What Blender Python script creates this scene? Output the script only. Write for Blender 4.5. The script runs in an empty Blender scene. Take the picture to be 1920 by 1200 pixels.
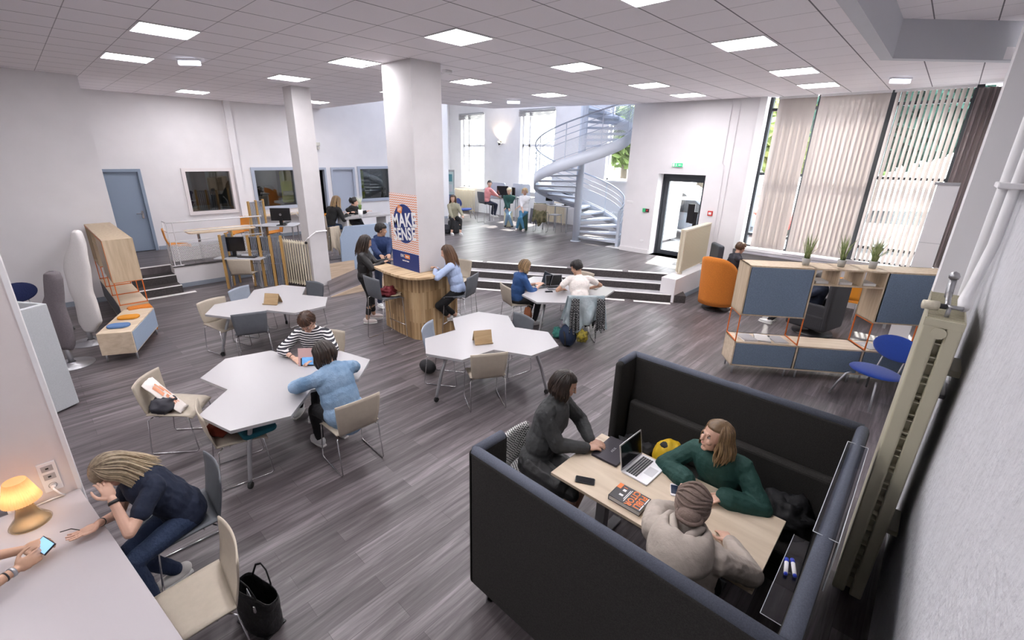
import bpy, bmesh, math, random
from mathutils import Vector, Matrix, noise
V = Vector
C = bpy.context.scene.collection
S = bpy.context.scene
# ------------------------------------------------------------ camera
cam_d = bpy.data.cameras.new('camera'); cam = bpy.data.objects.new('camera', cam_d); C.objects.link(cam)
cam_d.sensor_width = 36; cam_d.lens = 842.9 / 1920 * 36
cam_d.shift_x = 0.01255; cam_d.shift_y = -0.0065; cam_d.clip_start = .02; cam_d.clip_end = 300
_y, _p, _r = 0.762056, 0.338297, 0.0164748
_f = V((math.cos(_y)*math.cos(_p), math.sin(_y)*math.cos(_p), -math.sin(_p)))
_rt = _f.cross(V((0, 0, 1))).normalized(); _u = _rt.cross(_f)
_c, _s = math.cos(_r), math.sin(_r)
_X = _rt*_c + _u*_s; _Y = -_rt*_s + _u*_c
cam.matrix_world = Matrix(((_X.x, _Y.x, -_f.x, 0), (_X.y, _Y.y, -_f.y, 0), (_X.z, _Y.z, -_f.z, 3.1), (0, 0, 0, 1)))
S.camera = cam
# ------------------------------------------------------------ world, sun, exposure
S.view_settings.view_transform = 'Standard'; S.view_settings.look = 'None'
S.view_settings.exposure = 1.47; S.view_settings.gamma = 1; S.view_settings.use_curve_mapping = False
LAMP = 14.5; SKY = 7.5
w = bpy.data.worlds.new('sky'); S.world = w; w.use_nodes = True
nt = w.node_tree; nt.nodes.clear()
o_ = nt.nodes.new('ShaderNodeOutputWorld'); b_ = nt.nodes.new('ShaderNodeBackground')
b_.inputs[0].default_value = (0.93, 0.96, 1.0, 1); b_.inputs[1].default_value = SKY
nt.links.new(b_.outputs[0], o_.inputs[0])
sd = bpy.data.lights.new('sun', 'SUN'); sd.energy = 8; sd.angle = .02; sd.color = (1, .96, .88)
so = bpy.data.objects.new('sun', sd); C.objects.link(so)
so.rotation_euler = V((-.62, -.12, -.78)).to_track_quat('-Z', 'Y').to_euler()

# ------------------------------------------------------------ materials
MC = {}
def nodes(m):
    return m.node_tree.nodes, m.node_tree.links, m.node_tree.nodes['Principled BSDF']
def mat(name, col, rough=.6, metal=0, var=0, vs=8, bump=0, bs=60, emit=0, trans=0, alpha=1, spec=.5, stretch=None, col2=None, sheen=0, det=4):
    if name in MC: return MC[name]
    m = bpy.data.materials.new(name); m.use_nodes = True; N, L, P = nodes(m); MC[name] = m
    c = (*col, 1)
    P.inputs['Base Color'].default_value = c; P.inputs['Roughness'].default_value = rough; P.inputs['Metallic'].default_value = metal
    P.inputs['Specular IOR Level'].default_value = spec
    if sheen: P.inputs['Sheen Weight'].default_value = sheen
    if trans: P.inputs['Transmission Weight'].default_value = trans
    if alpha < 1: P.inputs['Alpha'].default_value = alpha
    if emit: P.inputs['Emission Color'].default_value = c; P.inputs['Emission Strength'].default_value = emit
    tc = N.new('ShaderNodeTexCoord'); mp = N.new('ShaderNodeMapping'); L.new(tc.outputs['Object'], mp.inputs[0])
    if stretch: mp.inputs['Scale'].default_value = stretch
    if var or col2:
        n = N.new('ShaderNodeTexNoise'); n.inputs['Scale'].default_value = vs; n.inputs['Detail'].default_value = det; L.new(mp.outputs[0], n.inputs[0])
        r = N.new('ShaderNodeValToRGB'); L.new(n.outputs[0], r.inputs[0]); L.new(r.outputs[0], P.inputs['Base Color'])
        r.color_ramp.elements[0].position = .3; r.color_ramp.elements[1].position = .7
        r.color_ramp.elements[0].color = (*[x*(1-var) for x in col], 1)
        r.color_ramp.elements[1].color = (*col2, 1) if col2 else (*[min(1, x*(1+var)) for x in col], 1)
    if bump:
        n2 = N.new('ShaderNodeTexNoise'); n2.inputs['Scale'].default_value = bs; n2.inputs['Detail'].default_value = 6; L.new(mp.outputs[0], n2.inputs[0])
        bp = N.new('ShaderNodeBump'); bp.inputs['Strength'].default_value = bump; bp.inputs['Distance'].default_value = .02
        L.new(n2.outputs[0], bp.inputs['Height']); L.new(bp.outputs[0], P.inputs['Normal'])
    return m
def math_n(N, L, op, a, b=None, c=None):
    n = N.new('ShaderNodeMath'); n.operation = op
    for i, x in enumerate((a, b, c)):
        if x is None: continue
        if isinstance(x, (int, float)): n.inputs[i].default_value = x
        else: L.new(x, n.inputs[i])
    return n.outputs[0]
def mixc(N, L, fac, a, b):
    n = N.new('ShaderNodeMix'); n.data_type = 'RGBA'
    for k, x in ((0, fac), (6, a), (7, b)):
        if isinstance(x, (int, float)): n.inputs[k].default_value = x
        elif isinstance(x, tuple): n.inputs[k].default_value = (*x, 1)
        else: L.new(x, n.inputs[k])
    return n.outputs[2]
def floor_mat():
    m = mat('plank_floor', (.1, .09, .09), .42); N, L, P = nodes(m)
    tc = N.new('ShaderNodeTexCoord')
    br = N.new('ShaderNodeTexBrick'); L.new(tc.outputs['Object'], br.inputs[0])
    br.offset = .37; br.inputs['Scale'].default_value = 1; br.inputs['Brick Width'].default_value = 1.25; br.inputs['Row Height'].default_value = .155
    br.inputs['Mortar Size'].default_value = .0018; br.inputs['Mortar Smooth'].default_value = .3; br.inputs['Bias'].default_value = 0
    br.inputs['Color1'].default_value = (.0, .0, .0, 1); br.inputs['Color2'].default_value = (1, 1, 1, 1); br.inputs['Mortar'].default_value = (.1, .1, .1, 1)
    mp = N.new('ShaderNodeMapping'); mp.inputs['Scale'].default_value = (.55, 9, 1); L.new(tc.outputs['Object'], mp.inputs[0])
    n = N.new('ShaderNodeTexNoise'); n.inputs['Scale'].default_value = 1.6; n.inputs['Detail'].default_value = 8; n.inputs['Roughness'].default_value = .62; n.inputs['Distortion'].default_value = .6; L.new(mp.outputs[0], n.inputs[0])
    mp2 = N.new('ShaderNodeMapping'); mp2.inputs['Scale'].default_value = (4, 70, 1); L.new(tc.outputs['Object'], mp2.inputs[0])
    n2 = N.new('ShaderNodeTexNoise'); n2.inputs['Scale'].default_value = 1.2; n2.inputs['Detail'].default_value = 5; L.new(mp2.outputs[0], n2.inputs[0])
    s = math_n(N, L, 'MULTIPLY', br.outputs['Color'], .24)
    s = math_n(N, L, 'ADD', s, math_n(N, L, 'MULTIPLY', n.outputs[0], 1.25))
    s = math_n(N, L, 'ADD', s, math_n(N, L, 'MULTIPLY', n2.outputs[0], .35))
    s = math_n(N, L, 'SUBTRACT', s, .42)
    r = N.new('ShaderNodeValToRGB'); L.new(s, r.inputs[0]); e = r.color_ramp.elements
    e[0].position = .16; e[0].color = (.040, .033, .035, 1); e[1].position = .95; e[1].color = (.32, .285, .30, 1)
    k = r.color_ramp.elements.new(.5); k.color = (.112, .096, .101, 1)
    k = r.color_ramp.elements.new(.68); k.color = (.185, .162, .170, 1)
    col = mixc(N, L, math_n(N, L, 'MULTIPLY', br.outputs['Fac'], .55), r.outputs[0], (.03, .026, .027))
    L.new(col, P.inputs['Base Color'])
    L.new(math_n(N, L, 'ADD', math_n(N, L, 'MULTIPLY', n2.outputs[0], .18), .30), P.inputs['Roughness'])
    bp = N.new('ShaderNodeBump'); bp.inputs['Strength'].default_value = .12; bp.inputs['Distance'].default_value = .004
    L.new(n2.outputs[0], bp.inputs['Height']); L.new(bp.outputs[0], P.inputs['Normal'])
    return m
def ceil_mat():
    m = mat('ceiling_tiles', (.62, .59, .62), .9); N, L, P = nodes(m)
    tc = N.new('ShaderNodeTexCoord'); sp = N.new('ShaderNodeSeparateXYZ'); L.new(tc.outputs['Object'], sp.inputs[0])
    def line(o, off, wd):
        f = math_n(N, L, 'FRACT', math_n(N, L, 'DIVIDE', math_n(N, L, 'SUBTRACT', o, off - 61), .61))
        d = math_n(N, L, 'ABSOLUTE', math_n(N, L, 'SUBTRACT', f, .5))
        return math_n(N, L, 'GREATER_THAN', d, .5 - wd/.61/2)
    a = line(sp.outputs[0], 3.77, .009); b = line(sp.outputs[1], .66, .014)
    n = N.new('ShaderNodeTexNoise'); n.inputs['Scale'].default_value = 130; L.new(tc.outputs['Object'], n.inputs[0])
    base = mixc(N, L, n.outputs[0], (.84, .80, .83), (.90, .86, .89))
    col = mixc(N, L, math_n(N, L, 'MULTIPLY', a, .62), base, (.16, .14, .16)); col = mixc(N, L, math_n(N, L, 'MULTIPLY', b, .85), col, (.07, .06, .08))
    L.new(col, P.inputs['Base Color']); return m
def stave_mat(name, c1, c2, c3, u='xy', w=.045, ln=.55):
    m = mat(name, c1, .45); N, L, P = nodes(m)
    tc = N.new('ShaderNodeTexCoord'); sp = N.new('ShaderNodeSeparateXYZ'); L.new(tc.outputs['Object'], sp.inputs[0])
    cb = N.new('ShaderNodeCombineXYZ')
    if u == 'xy':
        L.new(sp.outputs[2], cb.inputs[0]); L.new(math_n(N, L, 'SUBTRACT', sp.outputs[0], sp.outputs[1]), cb.inputs[1])
    else:
        L.new(sp.outputs[0], cb.inputs[0]); L.new(sp.outputs[1], cb.inputs[1])
    br = N.new('ShaderNodeTexBrick'); L.new(cb.outputs[0], br.inputs[0]); br.offset = .43
    br.inputs['Scale'].default_value = 1; br.inputs['Brick Width'].default_value = ln; br.inputs['Row Height'].default_value = w; br.inputs['Mortar Size'].default_value = .0008
    br.inputs['Color1'].default_value = (0, 0, 0, 1); br.inputs['Color2'].default_value = (1, 1, 1, 1); br.inputs['Mortar'].default_value = (.2, .2, .2, 1)
    mp = N.new('ShaderNodeMapping'); mp.inputs['Scale'].default_value = (3, 40, 1); L.new(cb.outputs[0], mp.inputs[0])
    n = N.new('ShaderNodeTexNoise'); n.inputs['Scale'].default_value = 2; n.inputs['Detail'].default_value = 6; L.new(mp.outputs[0], n.inputs[0])
    f = math_n(N, L, 'ADD', math_n(N, L, 'MULTIPLY', br.outputs['Color'], .65), math_n(N, L, 'MULTIPLY', n.outputs[0], .4))
    r = N.new('ShaderNodeValToRGB'); L.new(f, r.inputs[0]); e = r.color_ramp.elements
    e[0].position = .12; e[0].color = (*c1, 1); e[1].position = .95; e[1].color = (*c3, 1); k = e.new(.5); k.color = (*c2, 1)
    L.new(r.outputs[0], P.inputs['Base Color']); return m
def oak_mat(name, c1, c2, sc=(1.2, 14, 14)):
    m = mat(name, c1, .5, stretch=sc); N, L, P = nodes(m)
    mp = [x for x in N if x.type == 'MAPPING'][0]
    n = N.new('ShaderNodeTexNoise'); n.inputs['Scale'].default_value = 1.5; n.inputs['Detail'].default_value = 7; n.inputs['Distortion'].default_value = .5; L.new(mp.outputs[0], n.inputs[0])
    r = N.new('ShaderNodeValToRGB'); L.new(n.outputs[0], r.inputs[0]); r.color_ramp.elements[0].position = .32; r.color_ramp.elements[1].position = .68
    r.color_ramp.elements[0].color = (*c1, 1); r.color_ramp.elements[1].color = (*c2, 1); L.new(r.outputs[0], P.inputs['Base Color']); return m
def holes_mat(name, col, pitch=.03, rad=.36, axes=(0, 2), slot=1):
    """painted steel sheet with punched holes"""
    m = mat(name, col, .4, .1); N, L, P = nodes(m)
    tc = N.new('ShaderNodeTexCoord'); sp = N.new('ShaderNodeSeparateXYZ'); L.new(tc.outputs['UV'], sp.inputs[0])
    u = math_n(N, L, 'DIVIDE', sp.outputs[0], pitch*slot); v = math_n(N, L, 'DIVIDE', sp.outputs[1], pitch)
    row = math_n(N, L, 'MULTIPLY', math_n(N, L, 'MODULO', math_n(N, L, 'FLOOR', v), 2), .5)
    fu = math_n(N, L, 'SUBTRACT', math_n(N, L, 'FRACT', math_n(N, L, 'ADD', u, row)), .5)
    fv = math_n(N, L, 'SUBTRACT', math_n(N, L, 'FRACT', v), .5)
    d = math_n(N, L, 'SQRT', math_n(N, L, 'ADD', math_n(N, L, 'MULTIPLY', fu, fu), math_n(N, L, 'MULTIPLY', fv, fv)))
    L.new(math_n(N, L, 'GREATER_THAN', d, rad), P.inputs['Alpha']); return m
def stripe_mat(name, c1, c2, axis=2, period=.035, duty=.5, wob=.0, rough=.8):
    m = mat(name, c1, rough); N, L, P = nodes(m)
    tc = N.new('ShaderNodeTexCoord'); sp = N.new('ShaderNodeSeparateXYZ'); L.new(tc.outputs['Object'], sp.inputs[0])
    n = N.new('ShaderNodeTexNoise'); n.inputs['Scale'].default_value = 5; L.new(tc.outputs['Object'], n.inputs[0])
    z = math_n(N, L, 'ADD', sp.outputs[axis], math_n(N, L, 'MULTIPLY', n.outputs[0], wob))
    f = math_n(N, L, 'FRACT', math_n(N, L, 'DIVIDE', z, period))
    L.new(mixc(N, L, math_n(N, L, 'GREATER_THAN', f, duty), c1, c2), P.inputs['Base Color']); return m
def check_mat(name, c1, c2, sc, rough=.85):
    m = mat(name, c1, rough); N, L, P = nodes(m); tc = N.new('ShaderNodeTexCoord'); ck = N.new('ShaderNodeTexChecker')
    ck.inputs['Scale'].default_value = sc; ck.inputs[1].default_value = (*c1, 1); ck.inputs[2].default_value = (*c2, 1)
    L.new(tc.outputs['Object'], ck.inputs[0]); L.new(ck.outputs[0], P.inputs['Base Color']); return m
def glass_mat(name, tint=(1, 1, 1), refl=.035):
    if name in MC: return MC[name]
    m = bpy.data.materials.new(name); m.use_nodes = True; MC[name] = m; N, L = m.node_tree.nodes, m.node_tree.links; N.clear()
    o = N.new('ShaderNodeOutputMaterial'); t = N.new('ShaderNodeBsdfTransparent'); t.inputs[0].default_value = (*tint, 1)
    g = N.new('ShaderNodeBsdfGlossy'); g.inputs['Roughness'].default_value = .02; mx = N.new('ShaderNodeMixShader')
    lw = N.new('ShaderNodeLayerWeight'); fr = math_n(N, L, 'ADD', math_n(N, L, 'MULTIPLY', math_n(N, L, 'POWER', lw.outputs[1], 5), .9), refl)
    L.new(fr, mx.inputs[0]); L.new(t.outputs[0], mx.inputs[1]); L.new(g.outputs[0], mx.inputs[2]); L.new(mx.outputs[0], o.inputs[0]); return m
def slat_mat(name, col, tr=.5):
    if name in MC: return MC[name]
    m = bpy.data.materials.new(name); m.use_nodes = True; MC[name] = m; N, L = m.node_tree.nodes, m.node_tree.links; N.clear()
    o = N.new('ShaderNodeOutputMaterial'); d = N.new('ShaderNodeBsdfDiffuse'); t = N.new('ShaderNodeBsdfTranslucent'); mx = N.new('ShaderNodeMixShader')
    d.inputs[0].default_value = (*col, 1); t.inputs[0].default_value = (*col, 1); mx.inputs[0].default_value = tr
    L.new(d.outputs[0], mx.inputs[1]); L.new(t.outputs[0], mx.inputs[2]); L.new(mx.outputs[0], o.inputs[0]); return m
FLOOR = floor_mat(); CEIL = ceil_mat()
PILL = mat('pillar_plaster', (.60, .58, .585), .85, var=.04, vs=3, bump=.1, bs=60)
WALL = mat('white_paint', (.77, .75, .765), .85, var=.03, vs=2, bump=.05, bs=90)
WALLR = mat('rough_plaster', (.62, .62, .65), .9, var=.05, vs=6, bump=.9, bs=22)
WHT = mat('white_enamel', (.80, .79, .80), .4)
LAM = mat('white_laminate', (.405, .395, .405), .3)
LAME = mat('grey_edge', (.42, .42, .44), .4)
TAPE = mat('pale_tape', (.88, .86, .85), .5)
SKIRT = mat('grey_blue_skirting', (.30, .34, .40), .6)
RISER = mat('dark_riser', (.055, .048, .048), .7, var=.3, vs=30)
OAKR = oak_mat('pale_oak', (.50, .38, .27), (.66, .53, .40))
OAKV = oak_mat('oak_veneer', (.46, .35, .23), (.60, .48, .34), (14, 14, 1.2))
OAKT = oak_mat('oak_top', (.56, .44, .31), (.70, .58, .44), (1.2, 12, 12))
OAKX = oak_mat('oak_desk', (.55, .44, .32), (.67, .56, .43), (9, 1.1, 9))
BUT = stave_mat('butcher_block_vertical', (.22, .13, .055), (.42, .27, .13), (.62, .45, .26))
BUTT = stave_mat('butcher_block_top', (.38, .25, .13), (.55, .40, .24), (.70, .55, .36), 'h')
CHROME = mat('chrome', (.62, .62, .63), .16, 1)
STEEL = mat('brushed_steel', (.36, .36, .37), .35, .9)
ALU = mat('grey_aluminium', (.42, .42, .44), .4, .7)
TAUPE = mat('taupe_shell', (.47, .41, .33), .55, var=.04, vs=20, bump=.1, bs=300)
DGREY = mat('dark_grey_shell', (.115, .125, .14), .55, var=.06, vs=20, bump=.1, bs=300)
MGREY = mat('blue_grey_shell', (.30, .34, .40), .55, var=.04, vs=20)
ORG = mat('orange_shell', (.72, .27, .02), .5)
ORGF = mat('orange_felt', (.60, .19, .025), .95, var=.1, vs=60, bump=.3, bs=400)
ORGP = mat('orange_paint', (.66, .15, .02), .4)
BLUF = mat('slate_blue_felt', (.155, .205, .28), .95, var=.16, vs=110, bump=.3, bs=400)
PALF = mat('pale_blue_felt', (.33, .41, .53), .95, var=.06, vs=90, bump=.3, bs=400)
GREF = mat('charcoal_felt', (.040, .038, .036), 1, var=.25, vs=160, bump=.3, bs=500, spec=.15)
GRE2 = mat('piping_felt', (.10, .11, .14), .95, var=.15, vs=160, spec=.2)
LGRF = mat('light_grey_felt', (.50, .52, .54), .95, var=.06, vs=90, bump=.3, bs=400)
WHTF = mat('off_white_felt', (.72, .69, .68), .95, var=.03, vs=50, bump=.3, bs=300)
BRNF = mat('grey_brown_felt', (.16, .14, .15), .95, var=.1, vs=60, bump=.3, bs=300)
ROYB = mat('royal_blue_wool', (.008, .05, .32), .9, var=.1, vs=80, bump=.3, bs=400, sheen=.3)
NAVB = mat('navy_wool', (.01, .018, .08), .9, var=.1, vs=80, bump=.3)
CREAM = mat('cream_radiator', (.66, .60, .47), .45)
BEIGE = mat('beige_radiator', (.50, .47, .35), .4)
BLK = mat('black_plastic', (.012, .012, .014), .35)
RUB = mat('black_rubber', (.02, .02, .02), .8)
SCR = mat('dark_screen', (.008, .009, .012), .12)
DOORB = mat('grey_blue_door', (.24, .30, .39), .55)
DOORL = mat('pale_blue_door', (.40, .44, .53), .5)
ANTH = mat('anthracite_frame', (.035, .04, .05), .5)
STAIR = mat('pale_blue_steel', (.58, .63, .72), .45, .1)
GLASS = glass_mat('clear_glass', (.97, .99, .98)); DGLASS = glass_mat('interior_glass', (.62, .66, .64), .13)
LITE = mat('lamp_diffuser', (1, .97, 1), .5, emit=LAMP); LITD = mat('boosted_lamp_diffuser', (1, .97, 1), .5, emit=18)  # far lamps glow stronger than the rest to lift the back wall

# ------------------------------------------------------------ mesh helpers
class MB:
    def __init__(s): s.v = []; s.f = []; s.uv = {}; s.at = None
    def add(s, vs, fs, M=None):
        n = len(s.v)
        s.v += [tuple((M @ V(p)) if M else p) for p in vs]; s.f += [tuple(i+n for i in f) for f in fs]; return s
    def box(s, x0, x1, y0, y1, z0, z1, M=None):
        return s.add([(x0, y0, z0), (x1, y0, z0), (x1, y1, z0), (x0, y1, z0), (x0, y0, z1), (x1, y0, z1), (x1, y1, z1), (x0, y1, z1)],
                     [(3, 2, 1, 0), (4, 5, 6, 7), (0, 1, 5, 4), (1, 2, 6, 5), (2, 3, 7, 6), (3, 0, 4, 7)], M)
    def bar(s, a, b, w, h=None, up=(0, 0, 1)):
        a = V(a); b = V(b); h = h or w; d = (b-a); L = d.length; d.normalize(); up = V(up)
        if abs(d.dot(up)) > .98: up = V((1, 0, 0))
        r = d.cross(up).normalized(); u = r.cross(d)
        M = Matrix(((d.x, r.x, u.x, a.x), (d.y, r.y, u.y, a.y), (d.z, r.z, u.z, a.z), (0, 0, 0, 1)))
        return s.box(0, L, -w/2, w/2, -h/2, h/2, M)
    def tube(s, pts, r, n=8, cap=True, flat=1, closed=False):
        P = [V(p) for p in pts]; m = len(P); rs = r if isinstance(r, (list, tuple)) else [r]*m
        base = len(s.v); ref = None
        for i, p in enumerate(P):
            if closed: t = (P[(i+1) % m]-P[i-1])
            else: t = P[min(i+1, m-1)] - P[max(i-1, 0)]
            if t.length < 1e-9: t = V((0, 0, 1))
            t.normalize()
            if ref is None:
                ref = V((0, 0, 1)) if abs(t.z) < .9 else V((1, 0, 0))
            a = (ref - t*ref.dot(t))
            if a.length < 1e-6: a = t.orthogonal()
            a.normalize(); ref = a; b = t.cross(a)
            for k in range(n):
                q = 2*math.pi*k/n
                s.v.append(tuple(p + a*math.cos(q)*rs[i]*flat + b*math.sin(q)*rs[i]))
        for i in range(m if closed else m-1):
            j = (i+1) % m
            for k in range(n):
                k2 = (k+1) % n
                s.f.append((base+i*n+k, base+i*n+k2, base+j*n+k2, base+j*n+k))
        if cap and not closed:
            s.f.append(tuple(base+k for k in range(n))[::-1]); s.f.append(tuple(base+(m-1)*n+k for k in range(n)))
        return s
    def ell(s, c, r, M3=None, nu=14, nv=9, fn=None):
        c = V(c); r = V(r) if not isinstance(r, (int, float)) else V((r, r, r)); vs = []; fs = []
        for j in range(nv+1):
            th = math.pi*j/nv
            for i in range(nu):
                ph = 2*math.pi*i/nu; d = V((math.sin(th)*math.cos(ph), math.sin(th)*math.sin(ph), math.cos(th)))
                k = fn(d) if fn else 1
                p = V((d.x*r.x, d.y*r.y, d.z*r.z))*k
                vs.append(tuple(c + (M3 @ p if M3 else p)))
        for j in range(nv):
            for i in range(nu):
                a = j*nu+i; b = j*nu+(i+1) % nu; cc = (j+1)*nu+(i+1) % nu; dd = (j+1)*nu+i
                if j == 0: fs.append((a, dd, cc))
                elif j == nv-1: fs.append((a, dd, b))
                else: fs.append((a, dd, cc, b))
        return s.add(vs, fs)
    def cone(s, a, b, ra, rb, n=10):
        a = V(a); b = V(b); d = b-a; L = d.length
        if L < 1e-6: return s.ell(a, max(ra, rb))
        d.normalize(); pts = []; rs = []
        for k in (1.0, .8, .45): pts.append(a - d*ra*math.sin(k*math.pi/2)); rs.append(max(ra*math.cos(k*math.pi/2), ra*.02))
        pts.append(a); rs.append(ra); pts.append(b); rs.append(rb)
        for k in (.45, .8, 1.0): pts.append(b + d*rb*math.sin(k*math.pi/2)); rs.append(max(rb*math.cos(k*math.pi/2), rb*.02))
        return s.tube(pts, rs, n)
    def lathe(s, prof, c=(0, 0, 0), n=24, ax=None):
        c = V(c); base = len(s.v); m = len(prof)
        for r, z in prof:
            for k in range(n):
                q = 2*math.pi*k/n; p = V((math.cos(q)*max(r, 1e-4), math.sin(q)*max(r, 1e-4), z))
                s.v.append(tuple(c + (ax @ p if ax else p)))
        for i in range(m-1):
            for k in range(n):
                k2 = (k+1) % n; s.f.append((base+i*n+k, base+i*n+k2, base+(i+1)*n+k2, base+(i+1)*n+k))
        return s
    def prism(s, poly, z0, z1, M=None):
        n = len(poly); vs = [(x, y, z0) for x, y in poly] + [(x, y, z1) for x, y in poly]
        a = sum(poly[i][0]*poly[(i+1) % n][1]-poly[(i+1) % n][0]*poly[i][1] for i in range(n))
        fs = [tuple(range(n))[::-1], tuple(range(n, 2*n))] + [(i, (i+1) % n, n+(i+1) % n, n+i) for i in range(n)]
        if a < 0: fs = [f[::-1] for f in fs]
        return s.add(vs, fs, M)
    def quadprism(s, bot, top):
        """closed solid from two matching point loops"""
        n = len(bot); vs = list(bot)+list(top)
        return s.add(vs, [tuple(range(n))[::-1], tuple(range(n, 2*n))] + [(i, (i+1) % n, n+(i+1) % n, n+i) for i in range(n)])
    def grid(s, nu, nv, fn):
        base = len(s.v)
        for j in range(nv+1):
            for i in range(nu+1): s.v.append(tuple(fn(i/nu, j/nv)))
        for j in range(nv):
            for i in range(nu):
                a = base+j*(nu+1)+i; s.f.append((a, a+1, a+nu+2, a+nu+1)); s.uv[len(s.f)-1] = ((i/nu, j/nv), ((i+1)/nu, j/nv), ((i+1)/nu, (j+1)/nv), (i/nu, (j+1)/nv))
        return s
    def build(s, name, m, parent=None, smooth=False, bevel=0, solid=0, uvs=None, seg=2):
        me = bpy.data.meshes.new(name); me.from_pydata([tuple(v) for v in s.v], [], s.f); me.update()
        if uvs:
            ul = me.uv_layers.new(name='UVMap')
            for p in me.polygons:
                q = s.uv.get(p.index)
                if q:
                    for k, li in enumerate(p.loop_indices): ul.data[li].uv = (q[k][0]*uvs[0], q[k][1]*uvs[1])
        if s.at:
            a_ = me.attributes.new('strand', 'FLOAT', 'POINT')
            for i_, x_ in enumerate(s.at): a_.data[i_].value = x_
        me.materials.append(m); o = bpy.data.objects.new(name, me); C.objects.link(o)
        if parent: o.parent = parent
        if smooth:
            for p in me.polygons: p.use_smooth = True
        if solid:
            md = o.modifiers.new('thick', 'SOLIDIFY'); md.thickness = solid; md.offset = 0
        if bevel:
            md = o.modifiers.new('bevel', 'BEVEL'); md.width = bevel; md.segments = seg; md.limit_method = 'ANGLE'; md.angle_limit = math.radians(50)
        return o
def tag(o, label, cat, group=None):
    o['label'] = label; o['category'] = cat
    if group: o['group'] = group
    return o
def thing(name, label, cat, loc=(0, 0, 0), yaw=0, group=None):
    o = bpy.data.objects.new(name, None); C.objects.link(o); o.location = loc; o.rotation_euler = (0, 0, math.radians(yaw)); o.empty_display_size = .1
    return tag(o, label, cat, group)
def struct(name, mb, m, **k):
    o = mb.build(name, m, **k); o['kind'] = 'structure'; return o
def dup(root, loc, yaw, label, group=None):
    def cp(o, par):
        c = o.copy(); C.objects.link(c); c.parent = par
        for ch in KIDS.get(o.name, []): cp(ch, c)
        return c
    KIDS = {}
    for x in C.objects:
        if x.parent: KIDS.setdefault(x.parent.name, []).append(x)
    r = cp(root, None); r.location = loc; r.rotation_euler = (0, 0, math.radians(yaw)); r['label'] = label
    if group: r['group'] = group
    return r
def text(name, body, m, size, M, parent, ext=.0015, align='CENTER', sx=1, bold=0):
    cu = bpy.data.curves.new(name, 'FONT'); cu.body = body; cu.size = size; cu.extrude = ext; cu.align_x = align; cu.align_y = 'CENTER'; cu.resolution_u = 3; cu.offset = bold*size; cu.space_character = 1+bold*2
    o = bpy.data.objects.new(name, cu); C.objects.link(o); dg = bpy.context.evaluated_depsgraph_get(); dg.update()
    me = bpy.data.meshes.new_from_object(o.evaluated_get(dg)); bpy.data.objects.remove(o)
    me.transform(Matrix.Diagonal((sx, 1, 1, 1))); me.transform(M); me.materials.clear(); me.materials.append(m)
    o = bpy.data.objects.new(name, me); C.objects.link(o)
    if parent: o.parent = parent
    return o
def frameM(o, x, y):
    x = V(x).normalized(); y = V(y); y = (y-x*y.dot(x)).normalized(); z = x.cross(y)
    return Matrix(((x.x, y.x, z.x, o[0]), (x.y, y.y, z.y, o[1]), (x.z, y.z, z.z, o[2]), (0, 0, 0, 1)))
rnd = random.Random(7)
U2 = lambda a: V((math.cos(math.radians(a)), math.sin(math.radians(a)), 0))
def roundrect(x0, x1, y0, y1, r, n=4):
    P = []
    for cx, cy, a in ((x1-r, y1-r, 0), (x0+r, y1-r, 90), (x0+r, y0+r, 180), (x1-r, y0+r, 270)):
        for k in range(n+1):
            t = math.radians(a+90*k/n); P.append((cx+r*math.cos(t), cy+r*math.sin(t)))
    return P
# ============================================================ THE ROOM
RH = 4.42
def slab(name, poly, z0, z1, m): return struct(name, MB().prism(poly, z0, z1), m)
slab('floor', [(-5, -.5), (12.4, -.5), (12.4, 15.4), (-5, 15.4)], -.2, 0, FLOOR)
d_ = V((.5225, -.8527, 0)); n_ = V((-.8527, -.5225, 0)); T_ = V((10.28, 4.21, 0)); A_ = T_ - d_*6
plat = [(A_.x, A_.y), (6.75, 9.3), (6.75, 10.56), (4.85, 10.56), (4.4, 11.0), (4.2, 12.6), (2.15, 12.6), (2.15, 12.95), (1.3, 12.95), (1.3, 15.4), (12.7, 15.4), (12.7, 18), (15.4, 18), (15.4, 6.5), (12.6, 6.5), (12.6, 4.4), (12.1, 4.4), (12.1, 4.21), (10.28, 4.21)]
po = slab('floor_platform', plat, .002, .5, FLOOR)
# white side faces of the platform
def face_strip(name, a, b, z0, z1, m, th=.02):
    a = V((*a, 0)); b = V((*b, 0)); mid = (a+b)/2 + V((0, 0, (z0+z1)/2)); return struct(name, MB().bar((a.x, a.y, (z0+z1)/2), (b.x, b.y, (z0+z1)/2), th, z1-z0), m)
face_strip('trim_platform_left', (2.15, 12.6), (4.25, 12.6), .10, .5, WALL)
face_strip('trim_skirting_left', (2.14, 12.59), (4.25, 12.59), 0, .10, SKIRT, .03)
face_strip('trim_platform_end', (2.15, 12.6), (2.15, 12.95), .0, .5, WALL)
struct('trim_platform_cap', MB().box(2.13, 4.3, 12.56, 12.68, .5, .515), RISER)
# ramp with pale oak sides
rampM = MB().quadprism([(4.4, 9.5, .001), (6.75, 9.3, .001), (6.75, 10.56, .001), (4.85, 10.56, .001)], [(4.4, 9.5, .004), (6.75, 9.3, .5), (6.75, 10.56, .5), (4.85, 10.56, .09)])
struct('floor_ramp', rampM, FLOOR)
struct('trim_ramp_front', MB().quadprism([(4.4, 9.49, .0), (6.75, 9.29, .0), (6.75, 9.27, .0), (4.4, 9.47, 0)], [(4.4, 9.49, .012), (6.75, 9.29, .51), (6.75, 9.27, .51), (4.4, 9.47, .012)]), OAKR)
face_strip('trim_ramp_back', (4.94, 10.54), (6.75, 10.54), .02, .502, OAKR)
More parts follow.
